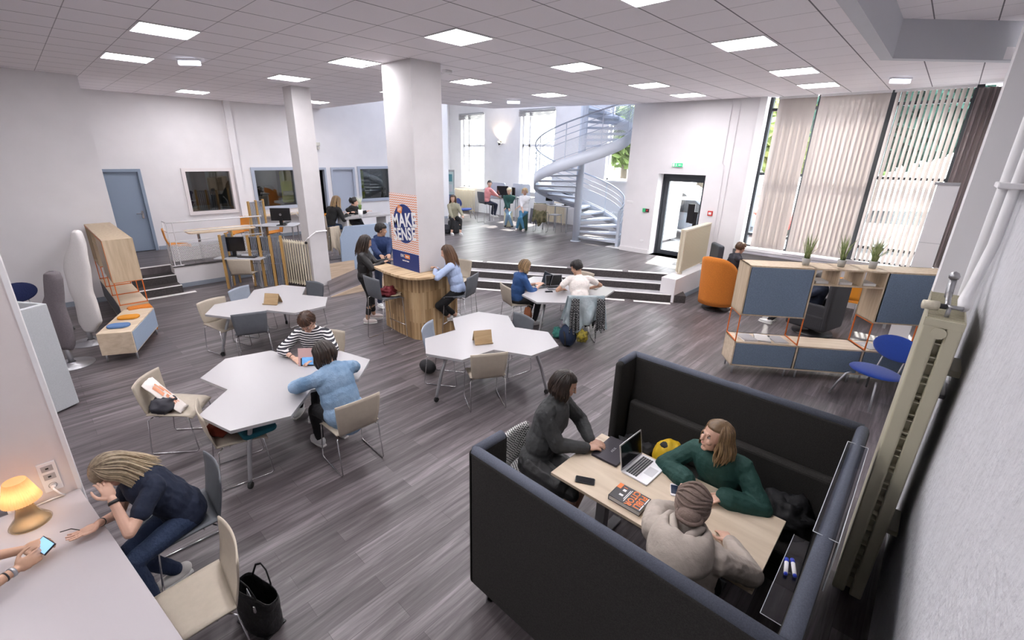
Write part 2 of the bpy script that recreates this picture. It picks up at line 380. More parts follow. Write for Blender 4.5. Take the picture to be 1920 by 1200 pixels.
# wide steps between the two levels
base_st = T_ + n_*.6 + d_*0
def stepmb(k, z):
    a = T_ + n_*(.3*k) + d_*(.28 if k == 2 else -.05); b = A_ + n_*(.3*k); a0 = T_ + n_*.0 + d_*(.28 if k == 2 else -.05); b0 = A_
    return MB().prism([(a.x, a.y), (a0.x, a0.y), (b0.x, b0.y), (b.x, b.y)], .001, z)
for k, z in ((1, .333), (2, .167)):
    o = struct('floor_step', stepmb(k, z), RISER)
    a = T_ + n_*(.3*k-.15) + d_*(-.06); b = A_ + n_*(.3*k-.15)
    struct('trim_step_tread', MB().bar((a.x, a.y, z+.004), (b.x, b.y, z+.004), .3, .008), mat('lilac_tread', (.42, .41, .43), .45, var=.15, vs=9))
    a = T_ + n_*(.3*k-.01) + d_*(-.06); b = A_ + n_*(.3*k-.01)
    struct('trim_nosing', MB().bar((a.x, a.y, z+.006), (b.x, b.y, z+.006), .035, .016), TAPE)
struct('trim_riser_top', MB().bar((T_.x+n_.x*.008, T_.y+n_.y*.008, .415), (A_.x+n_.x*.008, A_.y+n_.y*.008, .415), .016, .16), RISER)
# tape marks along the top and the foot of the steps
def tape(a, b, off, z, w=.1):
    a = T_ - d_*a - n_*off; b = T_ - d_*b - n_*off
    tag(MB().bar((a.x, a.y, z+.003), (b.x, b.y, z+.003), w, .005).build('floor_tape', TAPE), tape.lab, 'tape', 'pale tapes along the wide steps')
for i, (a, b, off, z) in enumerate([(.07, .98, .07, .5), (1.12, 2.3, .07, .5), (2.45, 3.45, .02, .5), (3.5, 4.5, .07, .5), (4.62, 5.2, .07, .5),
                                 (.05, .85, -.72, 0), (1.05, 1.75, -.72, 0), (3.4, 4.6, -.72, 0)]):
    tape.lab = ('pale tape atop the wide steps, %s' % ['nearest the white ledge', 'second from the white ledge', 'middle one', 'second from the poster pillar', 'nearest the poster pillar'][i] if z else
                'pale tape at the foot of the wide steps, %s' % ['by the white ledge', 'second from the white ledge', 'just right of the bar counter'][i-5])
    tape(a, b, off, z)
# small steps at the left
for k, (y, z) in enumerate(((12.53, .333), (12.12, .167))):
    struct('floor_step', MB().box(1.3, 2.14, y, 12.95, .001, z), RISER)
    struct('trim_nosing', MB().box(1.3, 2.14, y-.01, y+.05, z, z+.012), TAPE)
struct('trim_nosing', MB().box(1.3, 2.16, 12.93, 13.02, .5, .512), TAPE)
tag(MB().box(1.35, 2.36, 11.95, 12.08, .001, .006).build('floor_tape', TAPE), 'pale tape strip on the floor before the small left steps', 'tape')
# walls
def wall_open(name, axis, c, th, a0, a1, z0, z1, holes, m=WALL):
    """wall slab with rectangular openings; axis 'x' = plane x=c, spans y a0..a1"""
    us = sorted({a0, a1, *[h[0] for h in holes], *[h[1] for h in holes]}); zs = sorted({z0, z1, *[h[2] for h in holes], *[h[3] for h in holes]})
    mb = MB()
    for i in range(len(us)-1):
        run = None
        for j in range(len(zs)-1):
            um = (us[i]+us[i+1])/2; zm = (zs[j]+zs[j+1])/2; hole = any(h[0] < um < h[1] and h[2] < zm < h[3] for h in holes)
            if not hole:
                if run is None: run = [zs[j], zs[j+1]]
                else: run[1] = zs[j+1]
            if (hole or j == len(zs)-2) and run:
                if axis == 'x': mb.box(c, c+th, us[i], us[i+1], run[0], run[1])
                else: mb.box(us[i], us[i+1], c, c+th, run[0], run[1])
                run = None
    return struct(name, mb, m)
doorH = 2.59
wall_open('wall_back_left', 'y', 15.2, .2, 1.0, 12.72, .5, 7, [(1.54, 2.31, .5, doorH), (3.30, 4.44, 1.43, 2.56), (5.08, 6.3, 1.45, 2.57), (7.05, 7.33, .5, doorH), (7.56, 8.38, .5, doorH), (8.6, 9.85, 1.5, 2.58)])
struct('wall_left', MB().box(-5, 1.3, 12.5, 12.7, 0, RH), WALL)
struct('wall_left_return', MB().box(1.1, 1.3, 12.65, 15.2, 0, RH), WALL)
struct('baseboard_left', MB().box(-5, 1.3, 12.47, 12.5, 0, .1), SKIRT)
for a, b in ((1.3, 1.5), (2.36, 7.0), (8.45, 12.6)): struct('baseboard_back', MB().box(a, b, 15.17, 15.2, .5, .6), SKIRT)
struct('wall_right', MB().box(-5, 12.4, -.55, -.35, 0, 5.2), WALLR)
struct('wall_right_pier', MB().box(4.85, 6.4, -.36, -.13, 0, 5), WALL)
struct('wall_rear', MB().box(-5.2, -5, -.5, 12.7, 0, 5.2), WALL)
struct('trim_pilaster', MB().box(4.55, 4.72, 15.1, 15.2, .5, RH), WALL)
# window wall
wall_open('wall_windows', 'x', 12.3, .3, -.5, 3.9, 0, 4.9, [(-.35, 3.36, 1.05, 4.43)])
struct('trim_sill', MB().box(12.02, 12.32, -.3, 3.40, 1.00, 1.06), WHT)
struct('trim_reveal', MB().box(12.04, 12.62, 3.36, 3.50, 1.0, 4.42), mat('bright_white', (.85, .85, .86), .7))
# door wall
wall_open('wall_door_side', 'x', 12.1, .5, 3.5, 6.62, 0, 4.9, [(4.45, 5.7, .5, 2.7)])
struct('baseboard_door_side', MB().box(12.07, 12.1, 5.72, 6.62, .5, .62), WALL)
struct('wall_ledge', MB().box(9.75, 12.1, 3.87, 4.205, .002, .54), WALL)
struct('trim_ledge_skirting', MB().box(9.98, 12.1, 3.85, 3.87, .0, .1), SKIRT)
wall_open('wall_atrium_right', 'y', 6.42, .2, 12.6, 15.4, .5, 7, [])
wall_open('wall_atrium_back', 'x', 15.2, .35, 6.4, 18.2, .5, 7, [(15.62, 17.2, 1.62, 4.88), (11.65, 13.45, 1.65, 4.85), (7.9, 9.25, 2.3, 4.85)])
wall_open('wall_atrium_left', 'y', 18, .2, 12.5, 15.4, .5, 7, [])
struct('wall_alcove', MB().box(12.55, 12.72, 15.3, 18.0, .5, 7), WALL)
struct('ceiling_atrium', MB().box(7.2, 9.0, 6.3, 18.3, 7, 7.2).box(14.4, 15.6, 6.3, 18.3, 7, 7.2).box(9.0, 14.4, 6.3, 7.4, 7, 7.2).box(9.0, 14.4, 14.6, 18.3, 7, 7.2), WALL)
struct('window_8', MB().box(9.0, 14.4, 7.4, 14.6, 7.05, 7.07), slat_mat('added_opal_glazing', (.33, .34, .37), 1.0))  # unseen opal rooflight, added to let more sky light into the atrium
# ceilings
mc = [(-5, .97), (8.58, .97), (9.72, -.22), (9.72, -.5), (12.4, -.5), (12.35, 3.2), (12.04, 3.55), (11.74, 6.51), (10.52, 10.42), (8.78, 10.71), (7.35, 11.3), (7.4, 15.3), (-5, 15.3)]
slab('ceiling', mc, RH, RH+.15, CEIL)
slab('ceiling_recess', [(-5, -.5), (9.8, -.5), (9.8, 1.1), (-5, 1.1)], 4.87, 4.95, CEIL)
struct('trim_recess', MB().prism([(-5, .955), (8.575, .955), (8.63, 1.09), (-5, 1.09)], RH-.012, 4.88).prism([(8.575, .955), (9.80, -.30), (9.90, -.20), (8.63, 1.09)], RH-.012, 4.88), mat('recess_paint', (.60, .61, .65), .85))
# upper walls round the atrium above the low ceiling
up = MB()
for a, b in ((mc[6], mc[7]), (mc[7], mc[8]), (mc[8], mc[9]), (mc[9], mc[10]), (mc[10], mc[11])):
    up.bar((a[0]-.05, a[1]-.05, 5.73), (b[0]-.05, b[1]-.05, 5.73), .12, 2.6)
struct('wall_upper', up, WALL)
struct('wall_upper_door', MB().box(12.0, 12.6, 3.4, 6.62, 4.9, 7), WALL)
# pillars
struct('wall_pillar_main', MB().box(4.42, 4.99, 6.1, 6.86, 0, RH), PILL)
struct('wall_pillar_small', MB().box(4.51, 4.93, 10.50, 10.92, 0, RH), PILL)
# doors in the back wall
def door_back(n, x0, x1, m, handle_right=True, ajar=None):
    r = struct('door_%d' % n, MB().box(x0+.04, x1-.04, 15.24, 15.28, .51, doorH-.04), m, bevel=.003)
    MB().box(x0-.03, x0+.04, 15.16, 15.3, .5, doorH+.03).box(x1-.04, x1+.03, 15.16, 15.3, .5, doorH+.03).box(x0+.04, x1-.04, 15.16, 15.3, doorH-.04, doorH+.03).build('door_frame', m, r)
    hx = x1-.13 if handle_right else x0+.13
    MB().tube([(hx, 15.24, 1.5), (hx, 15.18, 1.5), (hx-.14, 15.17, 1.5)], .011).box(hx-.025, hx+.025, 15.225, 15.24, 1.36, 1.56).build('door_handle', CHROME, r, smooth=False)
    return r
door_back(1, 1.54, 2.31, DOORB); door_back(2, 7.56, 8.38, DOORL)
r = struct('door_3', MB().box(7.10, 7.14, 15.22, 15.9, .51, doorH-.04), DOORL)
MB().box(7.02, 7.07, 15.16, 15.3, .5, doorH+.03).box(7.3, 7.36, 15.16, 15.3, .5, doorH+.03).box(7.07, 7.3, 15.16, 15.3, doorH-.04, doorH+.03).build('door_frame', DOORL, r)
# interior windows and the dim office behind
def window_back(n, x0, x1, z0, z1, m):
    r = struct('window_%d' % n, MB().box(x0+.02, x1-.02, 15.27, 15.28, z0+.02, z1-.02), DGLASS)
    mb = MB(); w = .07
    for a in ((x0-w, x0+.02, z0-w, z1+w), (x1-.02, x1+w, z0-w, z1+w), (x0+.02, x1-.02, z0-w, z0+.02), (x0+.02, x1-.02, z1-.02, z1+w)): mb.box(a[0], a[1], 15.16, 15.3, a[2], a[3])
    mb.build('window_frame', m, r); return r
window_back(1, 3.30, 4.44, 1.43, 2.56, mat('pinkish_white', (.74, .69, .69), .6)); window_back(2, 5.08, 6.3, 1.45, 2.57, DOORL); window_back(3, 8.6, 9.85, 1.5, 2.58, DOORL)
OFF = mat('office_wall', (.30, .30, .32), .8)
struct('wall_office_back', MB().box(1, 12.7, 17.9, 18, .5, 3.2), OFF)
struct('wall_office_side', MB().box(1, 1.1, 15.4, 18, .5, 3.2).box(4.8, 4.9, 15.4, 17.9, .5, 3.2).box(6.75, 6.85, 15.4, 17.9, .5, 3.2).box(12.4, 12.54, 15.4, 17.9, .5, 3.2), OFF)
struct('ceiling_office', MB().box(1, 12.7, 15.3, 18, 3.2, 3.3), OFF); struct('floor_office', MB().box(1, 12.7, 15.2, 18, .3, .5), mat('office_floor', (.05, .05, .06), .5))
def part(o, root): o.parent = root; return o
# office contents
t = thing('bookcase', 'brown bookcase with red and white files seen through the left interior window', 'bookcase', (4.0, 17.6, .5))
MB().box(-.35, .35, -.15, -.12, .9, 2.2).build('back_panel', mat('brick_brown', (.22, .08, .05), .7), t)
mb = MB()
for z in (.9, 1.3, 1.7, 2.15): mb.box(-.36, .36, -.15, .12, z, z+.03)
mb.build('shelf', mat('brick_brown', (.22, .08, .05)), t)
t = thing('office_desk', 'white desk seen through the left interior window', 'desk', (3.9, 16.6, .5))
MB().box(-.4, .4, -.3, .3, .72, .75).build('desk_top', LAM, t); MB().box(-.38, -.34, -.3, .3, 0, .72).box(.34, .38, -.3, .3, 0, .72).build('leg', WHT, t)
t = thing('arc_lamp', 'pale arched floor lamp seen through the middle interior window', 'lamp', (5.5, 16.6, .5))
MB().tube([(0, 0, 0), (0, 0, 1.2), (.05, 0, 1.4), (.25, 0, 1.48), (.42, 0, 1.3)], .014).build('pole', WHT, t, smooth=True)
MB().lathe([(.0, .03), (.14, .02), (.15, 0)]).build('base', WHT, t)
for x, lab in ((5.95, 'grey high-backed armchair seen through the middle interior window'), (5.3, 'dark armchair at the left of the middle interior window')):
    t = thing('armchair', lab, 'chair', (x, 16.2 if x > 5.5 else 17.0, .5)); m_ = mat('armchair_grey', (.16, .17, .17), .9)
    MB().box(-.35, .35, -.3, .3, .15, .45).build('seat', m_, t, bevel=.05); MB().prism([(-.38, .45), (.38, .45), (.33, 1.1), (.15, 1.5), (-.15, 1.5), (-.33, 1.1)], -.1, .0, Matrix(((1, 0, 0, 0), (0, 0, -1, .3), (0, 1, 0, 0), (0, 0, 0, 1)))).build('backrest', m_, t, bevel=.03)
LIME = mat('lime_felt', (.62, .68, .16), .9, bump=.1)
for x, lab, wd in ((6.15, 'lime green wall panel with a white tube, hanging at the middle interior window', .36), (8.78, 'lime green wall panel at the left edge of the right interior window', .34)):
    t = thing('acoustic_panel', lab, 'panel', (x, 15.56, 0))
    MB().prism(roundrect(-wd/2, wd/2, 1.52, 2.52, .07), -.02, .02, Matrix(((1, 0, 0, 0), (0, 0, -1, 0), (0, 1, 0, 0), (0, 0, 0, 1)))).build('felt_board', LIME, t)
    MB().tube([(-wd/2+.03, -.06, 1.82), (wd/2-.03, -.06, 1.82)], .07, 16).build('paper_roll', WHT, t, smooth=True)
t = thing('office_stair', 'grey staircase with white treads seen through the right interior window', 'stair', (9.4, 16.8, .5))
mb = MB()
for k in range(9): mb.box(-.3, .35, -.3+.02*k, .1+.02*k, .3+.2*k, .34+.2*k)
mb.build('tread', mat('grey_tread', (.3, .32, .32)), t); MB().box(-.34, -.3, -.3, .3, 0, 2.2).box(.35, .39, -.3, .3, 0, 2.2).build('stringer', DOORL, t)
# pillar radiator pipe, socket, sensors
tag(MB().box(7.10, 7.24, 15.14, 15.2, 3.30, 3.40).box(7.14, 7.2, 15.1, 15.2, 3.18, 3.26).build('alarm_box', mat('aged_white', (.6, .58, .52))), 'small beige alarm box high on the white back wall above the doors', 'alarm')
tag(MB().tube([(4.93, 10.46, 1.33), (4.66, 10.46, 1.33)], .02).tube([(4.66, 10.46, 1.33), (4.45, 10.46, 1.2), (4.42, 10.52, 1.14)], .012).build('radiator_pipe', WHT), 'white pipe across the small pillar above the ribbed radiator', 'pipe')
tag(MB().lathe([(.055, 0), (.055, -.02), (.04, -.05), (0, -.052)], (4.18, 6.9, RH)).build('smoke_detector', WHT, smooth=True), 'round white smoke detector on the ceiling by the poster pillar', 'detector')
tag(MB().box(5.35, 5.5, 6.42, 6.52, RH-.05, RH).box(5.38, 5.47, 6.40, 6.42, RH-.045, RH-.02).build('motion_sensor', WHT, bevel=.01), 'small white sensor on the ceiling right of the poster pillar', 'sensor')
for (x, y, lab) in ((2.29, 8.85, 'emergency light on the ceiling at the left, between two square lamps'), (10.6, 1.0, 'emergency light on the ceiling near the slatted blinds'), (9.2, 8.4, 'emergency light on the ceiling near the spiral stair')):
    t = thing('emergency_light', lab, 'light', (x, y, RH), -45)
    MB().box(-.17, .17, -.035, .035, -.03, 0).build('housing', WHT, t, bevel=.005); MB().box(-.16, .16, -.03, .03, -.09, -.03).build('diffuser', mat('pale_diffuser', (.8, .85, 1), .3, emit=1.2), t, bevel=.01)
# square ceiling lamps; the last six are unseen, added to brighten the near side
LX = [1.635, 4.075, 6.515, 8.955]; lamps = []
names = {}
for i, (x, y) in enumerate([(1.635, 7.07), (1.635, 9.51), (3.465, 13.57), (4.075, 9.51), (4.075, 7.07), (4.075, 4.63), (6.515, 4.63), (6.515, 7.07), (8.955, 7.07), (8.955, 9.51), (8.955, 4.63), (10.785, 4.63), (4.075, 2.19), (6.515, 2.19), (8.955, 2.19), (10.785, 2.19), (6.33, 13.27), (6.515, 9.51), (1.635, 4.63), (1.635, 2.19), (-.805, 4.63), (-.805, 2.19), (-.805, 7.07), (-3.245, 4.63)]): lamps.append((x, y))
lab = ['largest one at the far left of the ceiling', 'second one at the far left, behind the largest', 'small far one left of the small pillar', 'one above the small pillar', 'one just left of the poster pillar top', 'big one in the middle of the ceiling', 'one right of the middle, third column from the left', 'one right of the poster pillar', 'small one in front of the spiral stair', 'farthest one near the atrium edge', 'one above the wall with the exit door', 'farthest one above the exit door', 'one cut by the top edge of the picture', 'big one at the right of the ceiling', 'middle one of three toward the slatted blinds', 'farthest one of three toward the slatted blinds', 'far one peeking past the small pillar', 'sliver beside the poster pillar', 'added unseen one above the top edge over the front table', 'added unseen one overhead near the camera', 'added unseen one overhead above the near desk', 'added unseen one overhead behind the near desk', 'added unseen one overhead at the near left', 'added unseen one behind the camera']
for (x, y), l in zip(lamps, lab):
    t = thing('ceiling_lamp', 'square white ceiling lamp, ' + l, 'ceiling light', (x, y, RH), 0, 'square ceiling lamps')
    MB().box(-.29, .29, -.29, .29, -.006, -.002).build('diffuser', LITD if y > 13 else LITE, t)
    MB().box(-.30, .30, -.30, -.285, -.012, 0).box(-.30, .30, .285, .30, -.012, 0).box(-.30, -.285, -.285, .285, -.012, 0).box(.285, .30, -.285, .285, -.012, 0).build('frame', WHT, t)
# ------------------------------------------------------------ window wall: mullions, glass, blinds
r = struct('window_4', MB().box(12.42, 12.43, -.35, 3.36, 1.06, 4.42), GLASS)
mb = MB()
for y, q in ((2.39, .05), (1.19, .09), (.02, .06)): mb.box(12.33, 12.45, y-q, y+q, 1.05, 4.43)
mb.box(12.33, 12.45, 3.30, 3.36, 1.05, 4.43)
for z in (4.17, 2.78, 1.36): mb.box(12.34, 12.45, -.35, 3.36, z-.03, z+.03)
mb.box(12.34, 12.45, -.35, 3.36, 1.05, 1.10)
mb.build('window_frame', ANTH, r)
SL = slat_mat('blind_fabric', (.60, .55, .53), .28); SL2 = slat_mat('blind_fabric_light', (.64, .59, .57), .36)
def blind(name, y0, y1, n, ang, m, lab, ext=''):
    t = thing('vertical_blind', lab, 'blind', (12.17, 0, 0), 0)
    mb = MB()
    for i in range(n):
        y = y0 + (y1-y0)*(i+.5)/n; a = math.radians(ang + rnd.uniform(-3, 3)); w = .127/2
        dx, dy = math.sin(a)*w, math.cos(a)*w; cx = .006*(-1)**i
        b = []; tp = []
        for u in (-1, 1): b.append((cx+dx*u, y+dy*u, 1.09))
        for u in (1, -1): b.append((cx+dx*u+.001, y+dy*u, 1.09))
        mb.quadprism(b, [(p[0], p[1], 4.36) for p in b])
    mb.build('slats', m, t)
    MB().box(-.03, .03, y0-.02, y1+.02, 4.36, 4.41).build('head_rail', WHT, t)
    return t
blind('b', 2.45, 3.14, 9, 24, SL, 'beige vertical blind nearly closed, left of the dark window post')
blind('b', 1.24, 2.36, 13, -16, SL2, 'wide beige vertical blind fully closed, in the middle of the tall window')
blind('b', .08, 1.16, 13, 62, SL2, 'vertical blind with slats turned open, at the right of the tall window')
t = thing('curtain', 'grey-mauve folded curtain at the right end of the tall window', 'curtain', (12.12, 0, 0))
mb = MB(); mb.grid(30, 2, lambda u, v: (.035*math.sin(u*28), .02-.34*u+.01*math.cos(u*28), 1.15+3.2*v)); mb.build('cloth', slat_mat('mauve_cloth', (.36, .31, .31), .2), t, smooth=True, solid=.006)
tag(MB().box(12.0, 12.08, 1.26, 2.40, 1.03, 1.05).box(12.02, 12.1, 1.26, 3.3, .93, .99).build('cable_trunking', mat('grey_trunk', (.45, .43, .47))), 'grey cable trunking under the tall window', 'trunking')
# exit door on the right wall of the platform
r = struct('door_4', MB().box(12.5, 12.512, 4.62, 5.53, .62, 2.52), GLASS)
MB().box(12.46, 12.55, 4.5, 4.62, .5, 2.62).box(12.46, 12.55, 5.53, 5.65, .5, 2.62).box(12.46, 12.55, 4.62, 5.53, 2.50, 2.62).box(12.46, 12.55, 4.62, 5.53, .5, .62).build('door_frame', ANTH, r, bevel=.004)
MB().box(12.43, 12.56, 4.45, 4.5, .5, 2.7).box(12.43, 12.56, 5.65, 5.7, .5, 2.7).box(12.43, 12.56, 4.5, 5.65, 2.62, 2.7).build('door_surround', ANTH, r)
MB().tube([(12.44, 4.68, 1.45), (12.40, 4.68, 1.45), (12.40, 4.80, 1.45)], .012).box(12.44, 12.46, 4.63, 4.73, 1.3, 1.75).build('door_handle', BLK, r)
MB().box(12.425, 12.46, 4.72, 4.9, 1.45, 1.95).build('notice_plate', BLK, r)
EXG = mat('exit_green', (.03, .42, .18), .4, emit=.35); EXW = mat('exit_white', (.85, .9, .85), .4, emit=.3)
t = thing('exit_sign', 'small green and white emergency exit sign above the glass door', 'sign', (12.08, 5.2, 2.93))
MB().box(-.02, .015, -.14, .14, -.05, .05).build('casing', WHT, t); MB().box(-.024, -.02, -.135, .135, -.045, .045).build('panel', EXG, t)
pm = MB()   # running figure, arrow and doorway
pm.box(-.028, -.024, .075, .12, -.035, .035).box(-.028, -.024, -.11, -.055, -.006, .006).prism([(-.055, -.022), (-.055, .022), (-.025, 0)], -.028, -.024, Matrix(((0, 0, 1, 0), (1, 0, 0, 0), (0, 1, 0, 0), (0, 0, 0, 1))))
pm.ell((-.026, .03, .028), (.002, .008, .008), nu=8, nv=5)
for a, b in (((.03, .02), (.02, -.005)), ((.02, -.005), (.04, -.018)), ((.04, -.018), (.038, -.036)), ((.02, -.005), (.0, -.03)), ((.03, .014), (.05, .004)), ((.03, .014), (.008, .012))):
    pm.bar((-.026, a[0], a[1]), (-.026, b[0], b[1]), .007, .003)
pm.build('pictogram', EXW, t)
for (y, z, m_, nm, l) in ((4.19, 1.79, mat('alarm_red', (.6, .04, .03), .4), 'fire_alarm', 'small red fire alarm call point right of the glass door'),):
    t = thing(nm, l, 'alarm', (12.09, y, z)); MB().box(-.03, .01, -.06, .06, -.06, .06).build('case', m_, t, bevel=.008); MB().box(-.034, -.03, -.035, .035, -.03, .03).build('press_plate', WHT, t)
t = thing('door_release', 'green and dark door release button left of the glass door', 'button', (12.09, 5.93, 1.71))
MB().box(-.03, .01, .0, .09, -.05, .05).build('green_half', mat('release_green', (.05, .5, .2)), t); MB().box(-.03, .01, -.09, 0, -.045, .045).build('dark_half', mat('dark_maroon', (.07, .02, .03)), t); MB().box(-.036, -.03, -.06, -.03, -.02, .02).build('button', mat('alarm_red', (.6, .04, .03)), t)
for (y, z, w_, l) in ((6.45, 1.9, .1, 'long white wall socket plate near the spiral stair'), (5.95, .85, .05, 'small white wall socket low beside the glass door')):
    tag(MB().box(12.085, 12.1, y-w_, y+w_, z-.03, z+.03).build('wall_socket', WHT, bevel=.004), l, 'socket')
tag(MB().tube([(12.08, 3.92, 4.4), (12.08, 3.92, .6)], .012).tube([(12.08, 4.1, 4.4), (12.08, 4.1, 3.0), (12.08, 4.05, 2.95), (12.08, 4.0, .6)], .009).build('wall_pipe', WALL), 'thin white pipes running down the wall right of the glass door', 'pipe')
# ------------------------------------------------------------ atrium windows
for n, (a, b, z0, z1) in enumerate(((15.62, 17.2, 1.62, 4.88), (11.65, 13.45, 1.65, 4.85), (7.9, 9.25, 2.3, 4.85))):
    r = struct('window_%d' % (5+n), MB().box(15.42, 15.43, a, b, z0, z1), GLASS); mb = MB(); c = .06
    mb.box(15.37, 15.47, a, a+c, z0, z1).box(15.37, 15.47, b-c, b, z0, z1).box(15.37, 15.47, a, b, z0, z0+c).box(15.37, 15.47, a, b, z1-c, z1)
    if n < 2: mb.box(15.37, 15.47, a, b, 3.45, 3.55); mb.box(15.37, 15.47, b-.42, b-.34, z0, z1)
    mb.build('window_frame', WHT, r)
    MB().box(15.10, 15.22, a-.05, b+.05, z0-.06, z0).build('window_sill', WHT, r)
    if n < 2:
        t = thing('raised_blind', 'grey pleated blind pulled up at the %s atrium window' % ['left', 'middle'][n], 'blind', (15.12, (a+b)/2, 4.72))
        MB().box(-.04, .04, -(b-a)/2, (b-a)/2, .10, .16).build('head_rail', ALU, t)
        mb = MB()
        for k in range(5): mb.box(-.05, .05, -(b-a)/2, (b-a)/2, -.10+.04*k, -.075+.04*k)
        mb.build('folded_slats', mat('grey_slat', (.28, .26, .27), .6), t)
# ------------------------------------------------------------ outside
GRD = mat('asphalt', (.25, .25, .26), .9, var=.1, vs=3)
struct('ground_car_park', MB().box(12.62, 60, -30, 8.5, .2, .4), GRD); struct('ground_yard', MB().box(15.6, 60, 8.5, 45, .2, .4), GRD)
def leaf_tree(loc, h, r, label, seed, col=(.10, .17, .05)):
    t = thing('tree', label, 'tree', loc); rr = random.Random(seed)
    MB().tube([(0, 0, 0), (.05, .1, h*.35), (0, 0, h*.7)], [.2, .16, .08], 8).build('trunk', mat('bark', (.11, .09, .07), .9, bump=.5), t, smooth=True)
    mb = MB(); 
    for k in range(3200):
        a = rr.uniform(0, 6.28); q = rr.uniform(-1, 1); R_ = r*(rr.random()**.4); c = V((R_*math.cos(a)*math.sqrt(1-q*q), R_*math.sin(a)*math.sqrt(1-q*q), h*.62+R_*q*.85))
        s_ = rr.uniform(.16, .34); u = V((rr.uniform(-1, 1), rr.uniform(-1, 1), rr.uniform(-1, 1))).normalized()*s_; v = u.orthogonal().normalized()*s_*.6
        mb.add([tuple(c-u), tuple(c+v), tuple(c+u), tuple(c-v)], [(0, 1, 2, 3)])
    f = mb.build('foliage', slat_mat('leaves_%d' % seed, col, .35), t); f['kind'] = 'stuff'
leaf_tree((24.5, 9.2, .4), 8, 2.6, 'leafy tree seen through the glass door and right atrium window', 1)
leaf_tree((22, 12.2, .4), 7, 2.6, 'leafy tree behind the spiral stair window', 2, (.16, .22, .08))
leaf_tree((23.5, 5.6, .4), 6.5, 2.4, 'pale leafy tree outside the narrow strip of the tall window', 3, (.26, .32, .12))
leaf_tree((21, 1.9, .4), 7, 2.3, 'dark green tree behind the open slats of the blind', 4, (.03, .06, .05))
leaf_tree((22, -2.9, .4), 7, 2.4, 'blue-green tree at the far right behind the blind', 5, (.03, .06, .06))
leaf_tree((32, 4.6, .4), 6, 2.8, 'distant tree beyond the parked cars', 6)
def car(loc, yaw, col, label):
    t = thing('car', label, 'car', loc, yaw, 'parked cars outside'); m_ = mat('car_paint_%d%d%d' % tuple(int(c*100) for c in col), col, .25)
    sec = [(-2.1, .35), (2.1, .35), (2.12, .6), (1.9, .78), (1.0, .92), (.45, 1.38), (-1.0, 1.45), (-1.75, 1.1), (-2.12, .95)]
    My = Matrix(((1, 0, 0, 0), (0, 0, -1, 0), (0, 1, 0, 0), (0, 0, 0, 1)))
    MB().prism(sec, -.85, .85, My).build('body', m_, t, bevel=.1, seg=3)
    MB().prism([(.86, .95), (.4, 1.32), (-.95, 1.38), (-1.5, 1.05), (-1.5, .98)], -.87, .87, My).build('side_window', SCR, t)
    MB().box(-2.14, -2.08, -.6, .6, .5, .62).build('bumper', BLK, t)
    for x in (-1.35, 1.35):
        for y in (-.8, .8):
            wv = MB().lathe([(.0, -.1), (.3, -.1), (.33, -.06), (.33, .06), (.3, .1), (0, .1)], (x, y, .33), 16, Matrix(((1, 0, 0), (0, 0, 1), (0, 1, 0)))).build('wheel', RUB, t)
            MB().lathe([(.0, -.115), (.18, -.112), (.2, -.1)], (x, y, .33), 12, Matrix(((1, 0, 0), (0, 0, 1 if y > 0 else -1), (0, 1, 0)))).build('hubcap', ALU, wv)
            wv.parent = t
car((16.6, 6.5, .4), 70, (.10, .11, .13), 'dark parked car seen low through the glass door')
car((19.5, 8.2, .4), 75, (.55, .57, .60), 'silver parked car behind the dark one, seen through the glass door')
car((23, 10.1, .4), 75, (.75, .76, .78), 'white parked car at the back, seen through the glass door')
car((20.2, 5.15, .4), 20, (.62, .04, .03), 'red parked car seen through the narrow strip of the tall window')
car((18.5, 1.2, .4), 100, (.65, .68, .72), 'pale parked car behind the open blind slats')
t = thing('facade_building', 'cream building with white mullioned windows seen through the atrium windows', 'building', (28, 27.5, .4))
M_ = Matrix.Rotation(math.radians(0), 4, 'Z')
MB().box(0, 6, -14, 16, 0, 12).build('wall', mat('cream_stone', (.62, .60, .55), .9, var=.05), t)
for y in (-10.5, -6.5, -2.5, 1.5, 5.5, 9.5):
    for z in (1.2, 6.2):
        w_ = MB().box(-.03, 0, y, y+1.5, z, z+3.0).build('window', mat('dim_pane', (.22, .26, .30), .2), t); mb = MB()
        for k in range(5): mb.box(-.07, -.03, y+k*.375-.03, y+k*.375+.03, z, z+3)
        for k in range(7): mb.box(-.07, -.03, y, y+1.5, z+k*.5-.03, z+k*.5+.03)
        mb.build('mullion', WHT, w_)
        MB().lathe([(.0, 0), (.9, 0), (.95, .12), (.0, .12)], (-.1, y+.75, z+3.15), 20, Matrix(((0, 0, 1), (1, 0, 0), (0, .45, 0)))).build('arch', mat('cream_stone', (.62, .60, .55)), w_)
